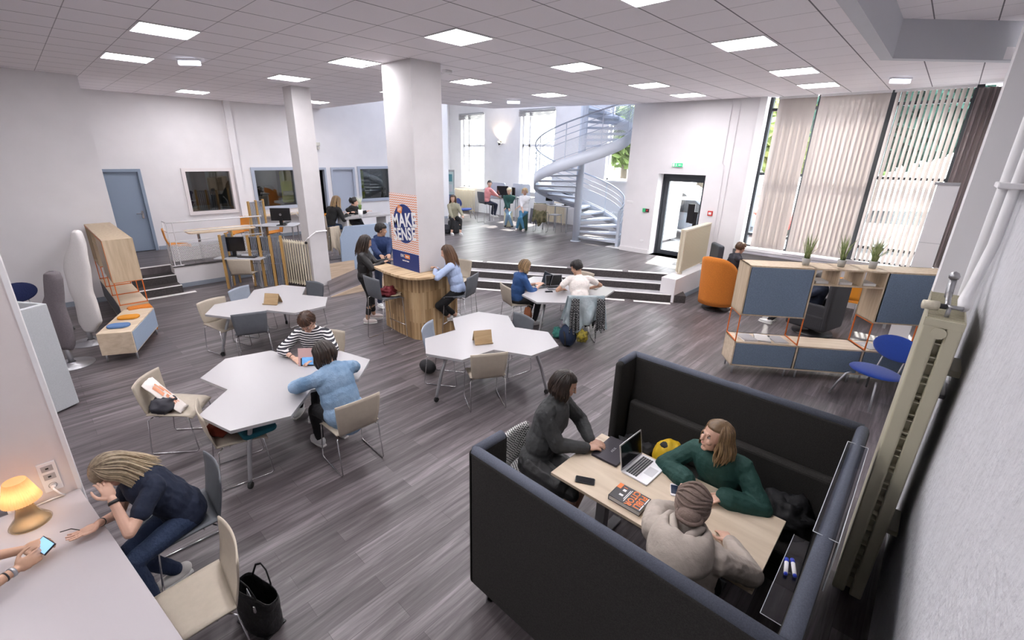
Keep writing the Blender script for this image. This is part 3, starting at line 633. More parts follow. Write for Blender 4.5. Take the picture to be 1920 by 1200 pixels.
# ============================================================ FURNITURE
# ---- shell chair on a wire sled
def wire_chair(m, label, loc, yaw, name='shell_chair', cat='chair', seat=.45, top=.82, group=None, back=None):
    t = thing(name, label, cat, loc, yaw, group); g = seat-.45; hb = top-seat
    MB().grid(10, 8, lambda u, v: (-.205+.43*v, (u-.5)*(.46-.02*v), seat+.018*abs(2*u-1)**2*(1-v) + (-.03*max(0, (v-.8)/.2)**2) + .012*math.cos(v*3.1))).build('seat', m, t, smooth=True, solid=.012)
    def bf(u, v):
        w = .455 + .02*v - .05*(1-v)*(1-v); x = -.205 - .01*math.sin(v*3.1) - .055*v - (.03 - .034*(2*u-1)**2)*min(1, v*3)
        return (x, (u-.5)*w, seat+.008 + hb*v - .012*(2*u-1)**2*v)
    MB().grid(12, 10, bf).build('backrest', back or m, t, smooth=True, solid=.011)
    for sgn in (-1, 1):
        y = .225*sgn; r = .0065; B = .012
        tp = [(-.16, y*.86, seat-.012), (-.20, y, seat-.03), (-.245-.05*g, y*1.02, B+.02), (-.225-.05*g, y*1.02, B-.002), (.20+.06*g, y*1.02, B-.002), (.225+.06*g, y*1.02, B+.02), (.185, y*.98, seat-.03), (.15, y*.86, seat-.014), (-.16, y*.80, seat-.014)]
        MB().tube(tp, r, 8).build('sled_leg', CHROME, t, smooth=True)
    MB().tube([(-.10, -.2, seat-.016), (-.10, .2, seat-.016)], .006).tube([(.12, -.2, seat-.016), (.12, .2, seat-.016)], .006).build('crossbar', CHROME, t, smooth=True)
    if g > .2: MB().tube([(.19+.05*g, -.23, .26), (.19+.05*g, .23, .26)], .007).build('footrest', CHROME, t, smooth=True)
    return t
GT = 'shell chairs around the star tables'
wire_chair(TAUPE, 'taupe chair pushed askew from the front star table, paper bag on its seat', (.70, 5.50, 0), -38, group=GT)
wire_chair(TAUPE, 'taupe chair half under the front star table, teal and red things on its seat', (.98, 4.52, 0), -8, group=GT)
wire_chair(TAUPE, 'taupe chair under the woman in the denim jacket', (1.86, 3.92, 0), 88, group=GT)
wire_chair(TAUPE, 'taupe chair under the person in the striped top', (2.30, 5.42, 0), 222, group=GT)
wire_chair(TAUPE, 'taupe chair at the left end of the far left star table', (1.86, 7.92, 0), -72, group=GT)
wire_chair(MGREY, 'light blue-grey chair behind the far left star table, beside the taupe one', (2.45, 8.36, 0), -60, group=GT)
wire_chair(DGREY, 'dark grey chair with its back to the camera at the far left star table', (2.07, 7.32, 0), 71, group=GT)
wire_chair(DGREY, 'small grey chair at the right tip of the far left star table', (3.2, 7.98, 0), 195, group=GT)
wire_chair(TAUPE, 'taupe chair in front of the middle star table with its back to the camera', (3.68, 3.76, 0), 59, group=GT)
wire_chair(MGREY, 'light grey chair at the left notch of the middle star table, by the bar counter', (3.74, 4.62, 0), -57, group=GT)
wire_chair(DGREY, 'grey chair at the right notch of the middle star table', (4.62, 4.18, 0), 172, group=GT)
wire_chair(TAUPE, 'taupe chair under the woman in the blue jacket', (6.15, 5.40, 0), -22, group=GT)
wire_chair(TAUPE, 'chair hung with a washed denim jacket, under the man in the white T-shirt', (6.44, 4.14, 0), 45, group=GT)
wire_chair(TAUPE, 'empty taupe chair behind the table of the man in the white T-shirt, before the steps', (7.62, 5.05, 0), 185, group=GT)
wire_chair(TAUPE, 'taupe chair at the computer desk by the slatted frames', (3.22, 11.2, 0), 55)
wire_chair(DGREY, 'dark grey chair under the woman leaning over the white desk', (.30, 3.58, 0), 178)
wire_chair(TAUPE, 'empty taupe chair tucked at the near white desk, beside the black tote', (.16, 2.74, 0), 176)
wire_chair(DGREY, 'dark grey bar stool in front of the counter with a burgundy bag on its seat', (4.0, 6.53, 0), 2, 'bar_stool', 'stool', .78, 1.16)
wire_chair(DGREY, 'dark grey bar stool under the woman in the light blue shirt', (5.0, 5.74, 0), 112, 'bar_stool', 'stool', .78, 1.16)
wire_chair(TAUPE, 'taupe high stool partly hidden behind the woman in the light blue shirt', (5.55, 6.5, 0), 200, 'bar_stool', 'stool', .78, 1.14)
wire_chair(TAUPE, 'taupe high stool behind the pale blue panel, under the woman in black', (5.35, 11.15, .5), 10, 'bar_stool', 'stool', .74, 1.12)
wire_chair(DGREY, 'grey high stool under the man in the pink shirt', (12.95, 13.2, .5), -8, 'bar_stool', 'stool', .78, 1.22)
wire_chair(TAUPE, 'high stool hung with a camouflage jacket near the spiral stair', (12.9, 10.3, .5), 30, 'bar_stool', 'stool', .7, 1.0)
for x, y, z, yaw, l in ((2.42, 12.95, .5, -10, 'orange chair at the left end of the oak table behind the white railing'), (4.05, 14.1, .5, 190, 'orange chair by the back wall, at the right behind the oak table'), (4.75, 13.4, .5, 170, 'orange chair seen behind the slatted frames, left one'), (6.1, 13.4, .5, 170, 'orange chair seen beyond the second computer desk')):
    wire_chair(ORG, l, (x, y, z), yaw, 'orange_chair', 'chair', .45, .84, 'orange chairs on the raised floor')
# ---- star tables
def star_table(cx, cy, rot, label, z=.735, s_=.5):
    t = thing('star_table', label, 'table', (cx, cy, 0), rot, 'white three-lobed tables'); P = []
    for k in range(3):
        a = 120*k; h = U2(a)*s_
        P += [U2(a-60)*s_, h+U2(a-60)*s_, h+U2(a)*s_, h+U2(a+60)*s_]
    pol = [(p.x, p.y) for p in P]
    MB().prism(pol, z-.022, z+.003).build('tabletop', LAM, t, bevel=.002)
    MB().prism([(x*.998, y*.998) for x, y in pol], z-.03, z-.0205).build('edge_band', LAME, t)
    mb = MB()
    for k in range(3): mb.bar(U2(120*k)*.1+V((0, 0, z-.05)), U2(120*k)*.7+V((0, 0, z-.05)), .05, .035)
    mb.build('under_frame', ALU, t)
    for k in range(3):
        a = U2(120*k); l = MB().tube([a*.66+V((0, 0, z-.05)), a*.78+V((0, 0, .38)), a*.86+V((0, 0, .10)), a*.865+V((0, 0, .07))], [.024, .022, .019, .018], 10).build('leg', ALU, t, smooth=True)
        MB().lathe([(0, -.017), (.03, -.017), (.034, -.01), (.034, .01), (.03, .017), (0, .017)], a*.87+V((0, 0, .034)), 14, Matrix.Rotation(math.radians(120*k), 3, 'Z') @ Matrix(((1, 0, 0), (0, 0, 1), (0, -1, 0)))).box(a.x*.86-.012, a.x*.86+.012, a.y*.86-.012, a.y*.86+.012, .04, .075).build('caster', RUB, l)
    return t
star_table(1.54, 4.80, 108-3, 'white star-shaped table in front, shared by the striped top and the denim jacket')
star_table(4.09, 4.11, 54, 'white star-shaped table in the middle with one wooden stand and three empty chairs')
star_table(2.56, 7.70, 60, 'white star-shaped table at the far left with one wooden stand')
star_table(6.72, 4.80, 72, 'white star-shaped table near the steps with two laptops')
def book_stand(x, y, z, yaw, label):
    t = thing('wooden_stand', label, 'stand', (x, y, z), yaw, 'bent wooden stands'); m = oak_mat('stand_wood', (.36, .24, .12), (.48, .34, .19), (10, 2, 10))
    MB().add([(.05, -.12, 0), (.05, .12, 0), (-.02, .12, .16), (-.02, -.12, .16), (.057, -.12, 0), (.057, .12, 0), (-.013, .12, .165), (-.013, -.12, .165)], [(0, 1, 2, 3), (7, 6, 5, 4), (0, 4, 5, 1), (1, 5, 6, 2), (2, 6, 7, 3), (3, 7, 4, 0)]).box(.05, .09, -.12, .12, 0, .006).box(.084, .09, -.12, .12, 0, .02).build('front_plate', m, t)
    MB().add([(-.10, -.12, 0), (-.10, .12, 0), (-.02, .12, .165), (-.02, -.12, .165), (-.093, -.12, 0), (-.093, .12, 0), (-.014, .12, .158), (-.014, -.12, .158)], [(3, 2, 1, 0), (4, 5, 6, 7), (0, 1, 5, 4), (1, 2, 6, 5), (2, 3, 7, 6), (3, 0, 4, 7)]).build('back_plate', m, t)
book_stand(3.86, 3.98, .739, 240, 'bent wooden tablet stand on the middle star table')
book_stand(2.50, 7.55, .739, 218, 'bent wooden tablet stand on the far left star table')
# ---- booth
t = thing('booth_sofa', 'charcoal high-walled felt booth with two benches facing an oak table', 'booth', (0, 0, 0))
Hb = 1.30; zb = .16
def rpanel(x0, x1, y0, y1, z0, z1, nm, m=GREF, bev=.03): return MB().box(x0, x1, y0, y1, z0, z1).build(nm, m, t, bevel=bev, seg=4)
# near wall (x = 1.66), far wall (x = 3.82), connecting wall (y = 0)
rpanel(1.64, 1.72, .02, 1.83, zb, Hb, 'near_wall'); rpanel(3.78, 3.86, .0, 1.84, zb, Hb, 'far_wall'); rpanel(1.70, 3.84, -.02, .06, zb, Hb, 'end_wall')
rpanel(1.64, 1.96, 1.76, 1.83, zb, Hb, 'near_return'); rpanel(3.50, 3.86, 1.77, 1.84, zb, Hb, 'far_return')
for a, b in (((1.68, .02), (1.68, 1.80)), ((3.82, .02), (3.82, 1.80)), ((1.72, .02), (3.80, .02)), ((1.68, 1.795), (1.93, 1.795)), ((3.56, 1.805), (3.82, 1.805))):
    MB().tube([(*a, Hb-.012), (*b, Hb-.012)], .036, 12).build('padded_rim', GRE2, t, smooth=True)
for x0, x1, bx0, bx1 in ((1.74, 2.30, 1.74, 1.84), (3.22, 3.78, 3.68, 3.78)):
    MB().box(x0, x1, .07, 1.74, .30, .45).build('seat', GREF, t, bevel=.035, seg=3); MB().box(bx0, bx1, .07, 1.74, .45, .86).build('backrest', GREF, t, bevel=.03, seg=3)
    MB().box(x0, x1, .07, 1.74, zb, .30).build('seat_base', GREF, t)
for x in (1.72, 3.60):
    for y in (.2, 1.70):
        MB().bar((x, y, zb), (x, y, .01), .012, .05).bar((x+.14, y, zb), (x+.14, y, .01), .012, .05).bar((x, y, .008), (x+.14, y, .008), .05, .012).build('leg', CHROME, t)
MB().box(1.79, 1.80, 1.828, 1.835, .2, 1.22).build('seam', RUB, t)
t = thing('booth_table', 'pale oak table inside the charcoal booth', 'table', (2.80, .985, 0))
MB().box(-.375, .375, -.735, .735, .715, .74).build('tabletop', OAKX, t, bevel=.002); MB().box(-.05, .05, -.45, .45, .66, .715).build('beam', STEEL, t)
for y in (-.45, .45):
    MB().box(-.04, .04, y-.04, y+.04, .02, .68).build('column', STEEL, t); MB().box(-.30, .30, y-.04, y+.04, 0, .03).build('foot', STEEL, t, bevel=.004)
t = thing('glass_board', 'clear acrylic writing board clipped over the right wall of the booth with a marker tray', 'board', (0, 0, 0)); AC = glass_mat('acrylic', (.80, .82, .85), .07)
MB().box(2.42, 3.50, .068, .074, .90, 1.315).build('front_pane', AC, t); MB().box(2.42, 3.50, -.036, -.030, 1.0, 1.315).build('rear_pane', AC, t); MB().box(2.42, 3.50, -.036, .074, 1.312, 1.318).build('bridge', AC, t)
MB().box(2.18, 2.90, .074, .172, .875, .881).build('tray', AC, t, bevel=.002)
mb = MB()
for y in (-.036, .074): mb.tube([(2.42, y, 1.318), (3.50, y, 1.318)], .0022, 6)
for x in (2.42, 3.5): mb.tube([(x, -.036, 1.319), (x, .074, 1.319)], .0022, 6)
mb.tube([(2.18, .171, .879), (2.90, .171, .879)], .002, 6).tube([(2.18, .074, .879), (2.18, .171, .879)], .0025, 6)
mb.tube([(2.42, -.036, 1.0), (2.42, -.036, 1.318)], .003, 6); mb.build('polished_edge_glint', mat('painted_glint', (.55, .57, .60), .15), t)  # pale opaque tubes paint in the bright glint along the clear edges
for i, (x, y, l) in enumerate(((2.58, .145, 'white marker with a blue cap on the clear tray, left one'), (2.60, .112, 'white marker with a blue cap on the clear tray, beside the booth wall'))):
    t = thing('marker', l, 'marker', (x, y, .892), 10+8*i, 'markers on the clear tray'); b = mat('marker_blue', (.02, .05, .5), .3)
    MB().tube([(-.05, 0, 0), (.035, 0, 0)], .011, 12).build('barrel', WHT, t, smooth=True); MB().tube([(.035, 0, 0), (.065, 0, 0)], .0115, 12).build('cap', b, t, smooth=True); MB().tube([(-.062, 0, 0), (-.0505, 0, 0)], .010, 12).build('end_plug', b, t, smooth=True)
# houndstooth stool chair under the grey-jumper woman
HT = check_mat('houndstooth', (.01, .01, .01), (.6, .6, .58), 70)
t = thing('patterned_chair', 'black and white houndstooth chair under the woman in the dark grey jumper', 'chair', (2.62, 2.02, 0), -80)
MB().box(-.24, .24, -.24, .24, .38, .47).build('seat', HT, t, bevel=.03, seg=3); MB().grid(8, 6, lambda u, v: (-.25-.05*v+.05*(2*u-1)**2, (u-.5)*.5, .47+.28*v)).build('backrest', HT, t, smooth=True, solid=.04)
for a in (-.2, .2):
    for b in (-.2, .2): MB().tube([(a, b, .39), (a*1.15, b*1.15, 0)], .012).build('leg', CHROME, t, smooth=True)
# ---- near white desk with end panel
t = thing('white_desk', 'near white desk with the lit table lamp at the lower left', 'desk', (0, 0, 0))
Q0 = V((-.18, 4.07, 0)); Q1 = V((.12, 1.85, 0)); L_ = V((-1.05, -.10, 0))
MB().prism([(Q0.x, Q0.y), (Q1.x, Q1.y), (Q1.x-1.1, Q1.y-.1), (-1.35, 4.07)], .71, .74).build('desk_top', mat('desk_white', (.42, .39, .405), .45), t, bevel=.002)
for x, y in ((-.35, 3.9), (-1.2, 3.9), (-.15, 2.05), (-.9, 2.0)): MB().box(x-.025, x+.025, y-.025, y+.025, 0, .71).build('leg', WHT, t)
struct('wall_partition', MB().box(-.53, -.18, 4.08, 4.22, 0, 3.4), mat('pinkish_paint', (.70, .64, .63), .8, var=.03, vs=3, bump=.05))
struct('trim_partition', MB().box(-.19, -.165, 4.07, 4.23, 0, 3.4).box(-.545, -.53, 4.07, 4.23, 0, 3.4), WHT)
t = thing('wall_socket', 'white triple wall socket with a plugged cable beside the lit lamp', 'socket', (-.30, 4.075, .91), -90)
MB().box(-.004, .008, -.048, .048, -.115, .115).build('plate', WHT, t, bevel=.003)
for z in (.07, .005): MB().box(.008, .011, -.03, .03, z-.022, z+.022).build('data_port', LAM, t); MB().box(.0112, .0125, -.008, .008, z-.006, z+.006).build('port_hole', BLK, t)
MB().lathe([(.0, .006), (.018, .007), (.022, .011), (.024, .009)], (0, 0, -.07), 16, Matrix(((0, 0, 1), (1, 0, 0), (0, 1, 0)))).build('power_outlet', LAM, t)
tag(MB().tube([(-.30, 4.06, .84), (-.30, 4.02, .835), (-.28, 4.0, .80), (-.26, 4.04, .75), (-.32, 4.05, .745), (-.45, 4.03, .745)], .006).tube([(-.30, 4.065, .84), (-.30, 4.03, .84)], .014).build('power_cable', WHT, smooth=True), 'white plug and cable hanging from the wall socket beside the lamp', 'cable')
LM = (-.44, 3.86, .742)
t = thing('table_lamp', 'small table lamp with a pleated glowing shade on the near white desk', 'lamp', LM)
AMB = glass_mat('amber_glass', (.75, .62, .40))
MB().lathe([(.105, .0), (.108, .006), (.10, .02), (.062, .07), (.045, .13), (.04, .2)], n=32).build('glass_base', mat('smoked_amber', (.28, .2, .1), .12, alpha=.75), t, smooth=True)
MB().lathe([(.0, .006), (.09, .006), (.09, .002)], n=32).build('base_disc', mat('lamp_disc', (.75, .62, .5), .4), t, smooth=True)
def shade(u, v):
    a = u*2*math.pi; r = (.098-.042*v)*(1+.022*math.cos(a*44)); return (r*math.cos(a), r*math.sin(a), .185+.15*v)
MB().grid(352, 2, shade).build('pleated_shade', slat_mat('shade_cloth', (.72, .48, .28), .5), t, smooth=True)
MB().lathe([(.056, .335), (.02, .337), (0, .337)], n=24).build('shade_cap', slat_mat('shade_cloth', (.9, .66, .4)), t, smooth=True)
MB().ell((0, 0, .25), (.028, .028, .035)).build('bulb', mat('bulb_glow', (1, .66, .36), .5, emit=2.6), t, smooth=True)
MB().tube([(0, 0, .22), (0, 0, .04)], .004).build('stem', CHROME, t)
ld = bpy.data.lights.new('lamp_light', 'POINT'); ld.energy = 1.15; ld.color = (1, .72, .46); ld.shadow_soft_size = .03; lo = bpy.data.objects.new('lamp_light', ld); C.objects.link(lo); lo.location = (LM[0], LM[1], LM[2]+.165)
# black tote
t = thing('tote_bag', 'black tote bag standing on the floor beside the near empty taupe chair', 'bag', (.50, 2.72, 0), 20)
TB = mat('black_leather', (.012, .012, .013), .42, bump=.5, bs=30)
mb = MB()
def tote(u, v):
    a = u*2*math.pi; k = .85+.15*v; x = .085*(1-.25*v)*math.copysign(abs(math.cos(a))**.6, math.cos(a)); y = .18*k*math.copysign(abs(math.sin(a))**.5, math.sin(a)); n = noise.noise(V((x*9, y*9, v*4)))*.014
    return (x+n, y+n, .005+.31*v+.015*math.cos(a*2)*v)
mb.grid(36, 10, tote).build('body', TB, t, smooth=True, solid=.004); MB().box(-.075, .075, -.15, .15, 0, .012).build('base', TB, t)
for s_ in (-1, 1): MB().tube([(.055*s_, -.09, .26), (.06*s_, -.085, .34), (.07*s_, -.05, .43), (.075*s_, 0, .46), (.07*s_, .05, .43), (.06*s_, .085, .34), (.055*s_, .09, .26)], .009, 8, flat=.4).build('handle', TB, t, smooth=True)
MB().prism([(-.02, .22), (.05, .22), (.03, .335)], -.004, .0, Matrix(((0, 0, 1, -.03), (1, 0, 0, 0), (0, 1, 0, 0), (0, 0, 0, 1)))).build('papers', WHT, t)
MB().box(-.088, -.078, -.10, -.085, .24, .29).build('tag_clip', CHROME, t)
# ---- bar counter round the pillar
t = thing('bar_counter', 'butcher-block bar counter wrapped round the poster pillar', 'counter', (0, 0, 0))
top = [(4.16, 7.18), (4.09, 6.97), (4.04, 6.6), (4.04, 6.22), (4.09, 5.96), (4.2, 5.82), (4.40, 5.75), (4.7, 5.80), (5.0, 5.95), (5.14, 6.09), (4.425, 6.09), (4.41, 6.12), (4.41, 7.2)]
MB().prism(top, 1.16, 1.2).build('counter_top', BUTT, t, bevel=.004)
MB().prism([(4.33, 7.1), (4.28, 6.6), (4.29, 6.15), (4.36, 6.03), (4.62, 5.99), (5.2, 6.04), (5.2, 6.095), (4.415, 6.095), (4.415, 7.1)], .0, 1.16).build('counter_body', BUT, t)
# poster
t = thing('poster', 'blue and orange poster reading MAKE SENSE on the white pillar above the counter', 'poster', (4.415, 6.46, 0), 0)
PO = stripe_mat('poster_waves', (.70, .30, .17), (.75, .70, .70), 2, .038, .5); N, L, P = nodes(PO)
tc = [n for n in N if n.type == 'TEX_COORD'][0]; mul = [n for n in N if n.type == 'MATH' and n.operation == 'DIVIDE'][0]; sp = [n for n in N if n.type == 'SEPXYZ'][0]
tri = math_n(N, L, 'MULTIPLY', math_n(N, L, 'PINGPONG', math_n(N, L, 'MULTIPLY', sp.outputs[1], 1), .03), .45); L.new(math_n(N, L, 'ADD', sp.outputs[2], tri), mul.inputs[0])
NAVY = mat('poster_navy', (.012, .03, .16), .6); PW = mat('poster_white', (.8, .8, .8), .6); PORG = mat('poster_orange', (.72, .25, .08), .6)
MB().box(-.006, 0, -.38, .40, 1.2, 2.47).build('sheet', PO, t); MB().box(-.008, -.006, -.38, .40, 1.2, 1.50).build('navy_band', NAVY, t)
MB().lathe([(0, -.0), (.31, 0), (.31, .002), (0, .002)], (-.009, 0, 1.98), 48, Matrix(((0, 0, 1), (1, 0, 0), (0, 1.05, 0)))).build('navy_disc', NAVY, t)
Mt = lambda y, z, a=7: frameM((-.012, y, z), (0, -math.cos(math.radians(a)), math.sin(math.radians(a))), (0, math.sin(math.radians(a)), math.cos(math.radians(a))))
def bold(body, size, M, m, nm, sx=1, b=0):
    return text(nm, body, m, size, M, t, .001, sx=sx, bold=b)
for dx in (0,):
    bold('MAKE', .31, Mt(.0+dx, 2.03), PW, 'lettering', .86, .028); bold('SENSE', .29, Mt(.0+dx, 1.80), PW, 'lettering', .80, .028)
MB().box(-.012, -.010, .02, .15, -.06, .06, Matrix.Translation((0, .02, 2.19)) @ Matrix.Rotation(.3, 4, 'X')).build('orange_tag', PORG, t); bold('WE', .07, Mt(.105, 2.21, 17), PW, 'lettering')
MB().box(-.010, -.008, -.12, .02, 1.39, 1.46).build('orange_box', PORG, t); bold('EBC', .07, Mt(.085, 1.425, 0), PW, 'lettering'); MB().box(-.0115, -.010, -.09, -.01, 1.415, 1.432).build('small_print', PW, t); MB().box(-.0115, -.008, -.09, -.03, 1.335, 1.352).box(-.0115, -.008, -.015, .02, 1.335, 1.352).box(-.0115, -.008, .035, .10, 1.335, 1.352).build('small_print', PW, t)
# burgundy bag on the stool
def blob(name, label, cat, loc, r, m, seed=0, amp=.25, fr=2.2, yaw=0, flatz=0):
    def fn(d): return 1+amp*noise.noise(d*fr+V((seed*3.1, seed, 0)))+amp*.4*noise.noise(d*fr*2.7+V((0, seed, 5)))
    o = MB().ell((0, 0, 0), r, nu=28, nv=18, fn=fn).build(name, m, smooth=True); o.location = loc; o.rotation_euler = (0, 0, math.radians(yaw))
    return tag(o, label, cat)
b = blob('burgundy_bag', 'crumpled burgundy bag on the seat of the bar stool', 'bag', (4.02, 6.50, .86), (.15, .14, .09), mat('burgundy_cloth', (.13, .008, .014), .8, bump=.4, bs=20), 1, .5)
blob('beige_cloth', 'beige cloth under the burgundy bag on the bar stool', 'cloth', (4.12, 6.50, .805), (.14, .17, .025), mat('beige_cloth', (.5, .42, .3), .9), 3, .3)
# ---- shelving unit at the right
def shelf_frame(loc, yaw, label):
    return thing('shelf_unit', label, 'shelving', loc, yaw)
v0 = V((6.93, 1.74)); v1 = V((7.93, .31)); dd = (v1-v0).normalized(); ang = math.degrees(math.atan2(dd.y, dd.x))
t = shelf_frame((6.93, 1.74, 0), ang, 'oak room divider with slate blue felt doors, orange frames and three potted grasses on top')
# local: x along the front (0 .. 2.4), y to the back (0 .. .42)
LL = 2.62; D = .42
def Bx(n, m, *a, bev=.003): return MB().box(*a).build(n, m, t, bevel=bev)
th = .02
mb = MB(); mb.box(0, LL, 0, D, .14, .16).box(0, LL, 0, D, .51, .53)
for x in (0, LL/3-.01, 2*LL/3-.01, LL-.02): mb.box(x, x+.02, 0, D, .14, .53)
mb.box(0, LL, D-.02, D, .14, .53); mb.build('low_cabinet', OAKT, t)
for k in range(3): Bx('felt_door', BLUF, k*LL/3+.025, (k+1)*LL/3-.025, -.006, .014, .165, .505, bev=.004)
for x in (.06, LL/3-.08, LL/3+.08, 2*LL/3-.08, 2*LL/3+.08, LL-.06):
    for y in (.05, D-.05): MB().tube([(x, y, .14), (x, y, 0)], .014).build('leg', ALU, t, smooth=True)
zt = 1.69; zc = .95
mb = MB(); mb.box(0, LL, 0, D, zt-.02, zt); mb.box(0, .87, 0, D, zc, zc+.02).box(1.75, LL, 0, D, zc, zc+.02).box(.87, 1.75, 0, D, zt-.24, zt-.22)
for x in (0, .85, 1.75, LL-.02): mb.box(x, x+.02, 0, D, zc, zt)
for x in (1.16, 1.46): mb.box(x, x+.02, 0, D, zt-.24, zt)
mb.box(0, .87, D-.02, D, zc, zt).box(1.75, LL, D-.02, D, zc, zt); mb.build('upper_cabinet', OAKV, t)
Bx('felt_door', BLUF, .03, .84, -.006, .014, zc+.02, zt-.022, bev=.004); Bx('felt_door', BLUF, 1.79, LL-.03, -.006, .014, zc+.02, zt-.022, bev=.004)
for x in (.01, .86, 1.76, LL-.01):
    MB().bar((x, .01, .54), (x, .01, zc), .014).bar((x, D-.01, .54), (x, D-.01, zc), .014).bar((x, 0, .54), (x, D, .54), .014).bar((x, 0, zc-.008), (x, D, zc-.008), .014).build('orange_frame', ORGP, t)
MS = t
def on_shelf(x, y, z): 
    M = Matrix.Rotation(math.radians(ang), 4, 'Z'); return V((6.93, 1.74, 0)) + (M @ V((x, y, z)))
def grass(loc, seed, label, n=46, h=.37):
    t = thing('potted_grass', label, 'plant', loc, 0, 'potted grasses on the divider'); rr = random.Random(seed)
    MB().lathe([(0, 0), (.040, 0), (.055, .10), (.052, .105), (.048, .095), (.0, .09)], n=24).build('pot', mat('grey_pot', (.42, .42, .40), .7), t, smooth=True)
    mb = MB()
    for k in range(n):
        a = rr.uniform(0, 6.28); l = h*rr.uniform(.55, 1.05); sp = rr.uniform(.01, .085)*(1+1.3*(rr.random() > .85)); r0 = rr.uniform(0, .03); w = rr.uniform(.003, .0055)
        p = [V((r0*math.cos(a), r0*math.sin(a), .09))]
        for q in (.35, .7, 1): p.append(V((math.cos(a)*(r0+sp*q**1.8), math.sin(a)*(r0+sp*q**1.8), .09+l*q*(1-.15*q*sp*5))))
        mb.tube(p, [w, w, w*.7, .0006], 4, flat=.35)
    f = mb.build('blades', mat('grass_blades', (.10, .17, .03), .5, col2=(.42, .46, .22), vs=14), t, smooth=True)
    MB().lathe([(0, .085), (.047, .086)], n=16).build('soil', mat('soil', (.03, .02, .015), .9), t)
for x, s_, l in ((.80, 1, 'left of the three potted grasses on the oak divider'), (1.26, 2, 'middle of the three potted grasses on the oak divider'), (1.66, 3, 'right of the three potted grasses on the oak divider')): grass(on_shelf(x, .2, zt), s_, l)
PAP = mat('magazine_white', (.72, .70, .68), .5); PAG = mat('magazine_grey', (.4, .39, .40), .5)
def paper_stack(x, y, z, yaw, w, h, n, label, m=None, name='magazine', cat='magazine'):
    p = on_shelf(x, y, z); t = thing(name, label, cat, p, ang+yaw); MB().box(-w/2, w/2, -h/2, h/2, 0, .004*n).build('pages', m or PAP, t); MB().box(-w/2-.002, w/2+.002, -h/2-.002, h/2+.002, .004*n, .004*n+.002).build('cover', PAP if m else PAG, t)
paper_stack(.22, .18, .53, 10, .20, .28, 5, 'white open magazine at the left on the low shelf of the divider'); paper_stack(.45, .2, .53, -15, .21, .28, 4, 'glossy grey magazine in the middle of the left low shelf', PAG); paper_stack(.66, .18, .53, 5, .19, .27, 4, 'white booklet next to the orange frame on the low shelf')
paper_stack(1.92, .2, .53, 12, .21, .28, 2, 'white leaflet right of the third orange frame on the low shelf'); paper_stack(2.15, .22, .53, -10, .22, .28, 3, 'pale leaflets on the low shelf behind the blue oval chair')
for k, x in enumerate((1.0, 1.3, 1.6)): paper_stack(x, .16, zt-.22, 0, .16, .22, 8, 'stack of white leaflets in the %s pigeonhole of the divider' % ['left', 'middle', 'right'][k], PAP, 'leaflet_stack', 'leaflets')
# ---- oval chairs (blue)
def oval_chair(loc, yaw, label, m=ROYB, name='oval_chair'):
    t = thing(name, label, 'chair', loc, yaw, 'blue oval lounge chairs')
    MB().ell((.02, 0, .42), (.27, .30, .05), Matrix.Rotation(-.06, 3, 'Y'), 28, 12).build('seat', m, t, smooth=True)
    MB().ell((-.27, 0, .72), (.035, .30, .17), Matrix.Rotation(-.22, 3, 'Y'), 28, 14).build('backrest', m, t, smooth=True)
    for s_ in (-1, 1):
        MB().tube([(.22, .16*s_, .36), (.27, .19*s_, .34), (.33, .23*s_, .2), (.38, .27*s_, .01)], .013, 8).build('leg', ALU, t, smooth=True)
        MB().tube([(-.14, .13*s_, .36), (-.25, .2*s_, .33), (-.32, .24*s_, .01)], .013, 8).build('leg', ALU, t, smooth=True)
        MB().tube([(-.1, .13*s_, .39), (-.22, .13*s_, .42), (-.27, .13*s_, .56), (-.31, .12*s_, .68)], .011, 8).build('back_support', ALU, t, smooth=True)
    return t
oval_chair((7.52, .10, 0), 152, 'royal blue oval lounge chair beside the tall beige radiator')
oval_chair((-.27, 10.95, 0), -60, 'dark blue oval lounge chair in the left corner behind the grey-brown cloud screen', NAVB)
oval_chair((13.0, 14.5, .5), -20, 'royal blue oval chair near the poster rack by the atrium window')
# ---- tall radiator & pipes at the right
t = thing('tall_radiator', 'tall beige vertical radiator on the near right wall', 'radiator', (0, 0, 0))
for y0, y1 in ((-.168, -.09), (-.27, -.198)): MB().box(3.65, 4.48, y0, y1, .02, 2.17).build('panel', BEIGE, t, bevel=.012, seg=3)
mb = MB()
for k in range(44): mb.box(3.668, 4.46, -.20, -.166, .12+k*.045, .126+k*.045) if k % 3 else None
mb.box(3.72, 4.46, -.20, -.16, .03, 2.16); mb.build('fins', BEIGE, t)
mb = MB()
for k in range(20): mb.box(3.68+k*.04, 3.688+k*.04, -.265, -.095, 2.165, 2.215)
mb.box(3.65, 3.70, -.27, -.09, 2.165, 2.21).box(3.66, 4.48, -.27, -.262, 2.165, 2.215).box(3.66, 4.48, -.098, -.09, 2.165, 2.215).build('top_grille', BEIGE, t)
for z in (.5, 1.8): MB().box(3.9, 4.2, -.345, -.26, z, z+.04).build('wall_bracket', BEIGE, t)
MB().lathe([(0, 0), (.035, 0), (.035, .008), (0, .01)], (3.648, -.17, 2.13), 20, Matrix(((0, 0, -1), (1, 0, 0), (0, -1, 0)))).build('round_plug', BEIGE, t)
t = thing('radiator_valve', 'ridged cream thermostat valve with metal joints on top of the tall radiator', 'valve', (3.72, -.13, 2.28))
MB().tube([(-.02, .07, 0), (.0, .0, 0)], .028, 20).build('thermostat_head', mat('valve_cream', (.62, .57, .45), .5, bump=.3, bs=80), t, smooth=True)
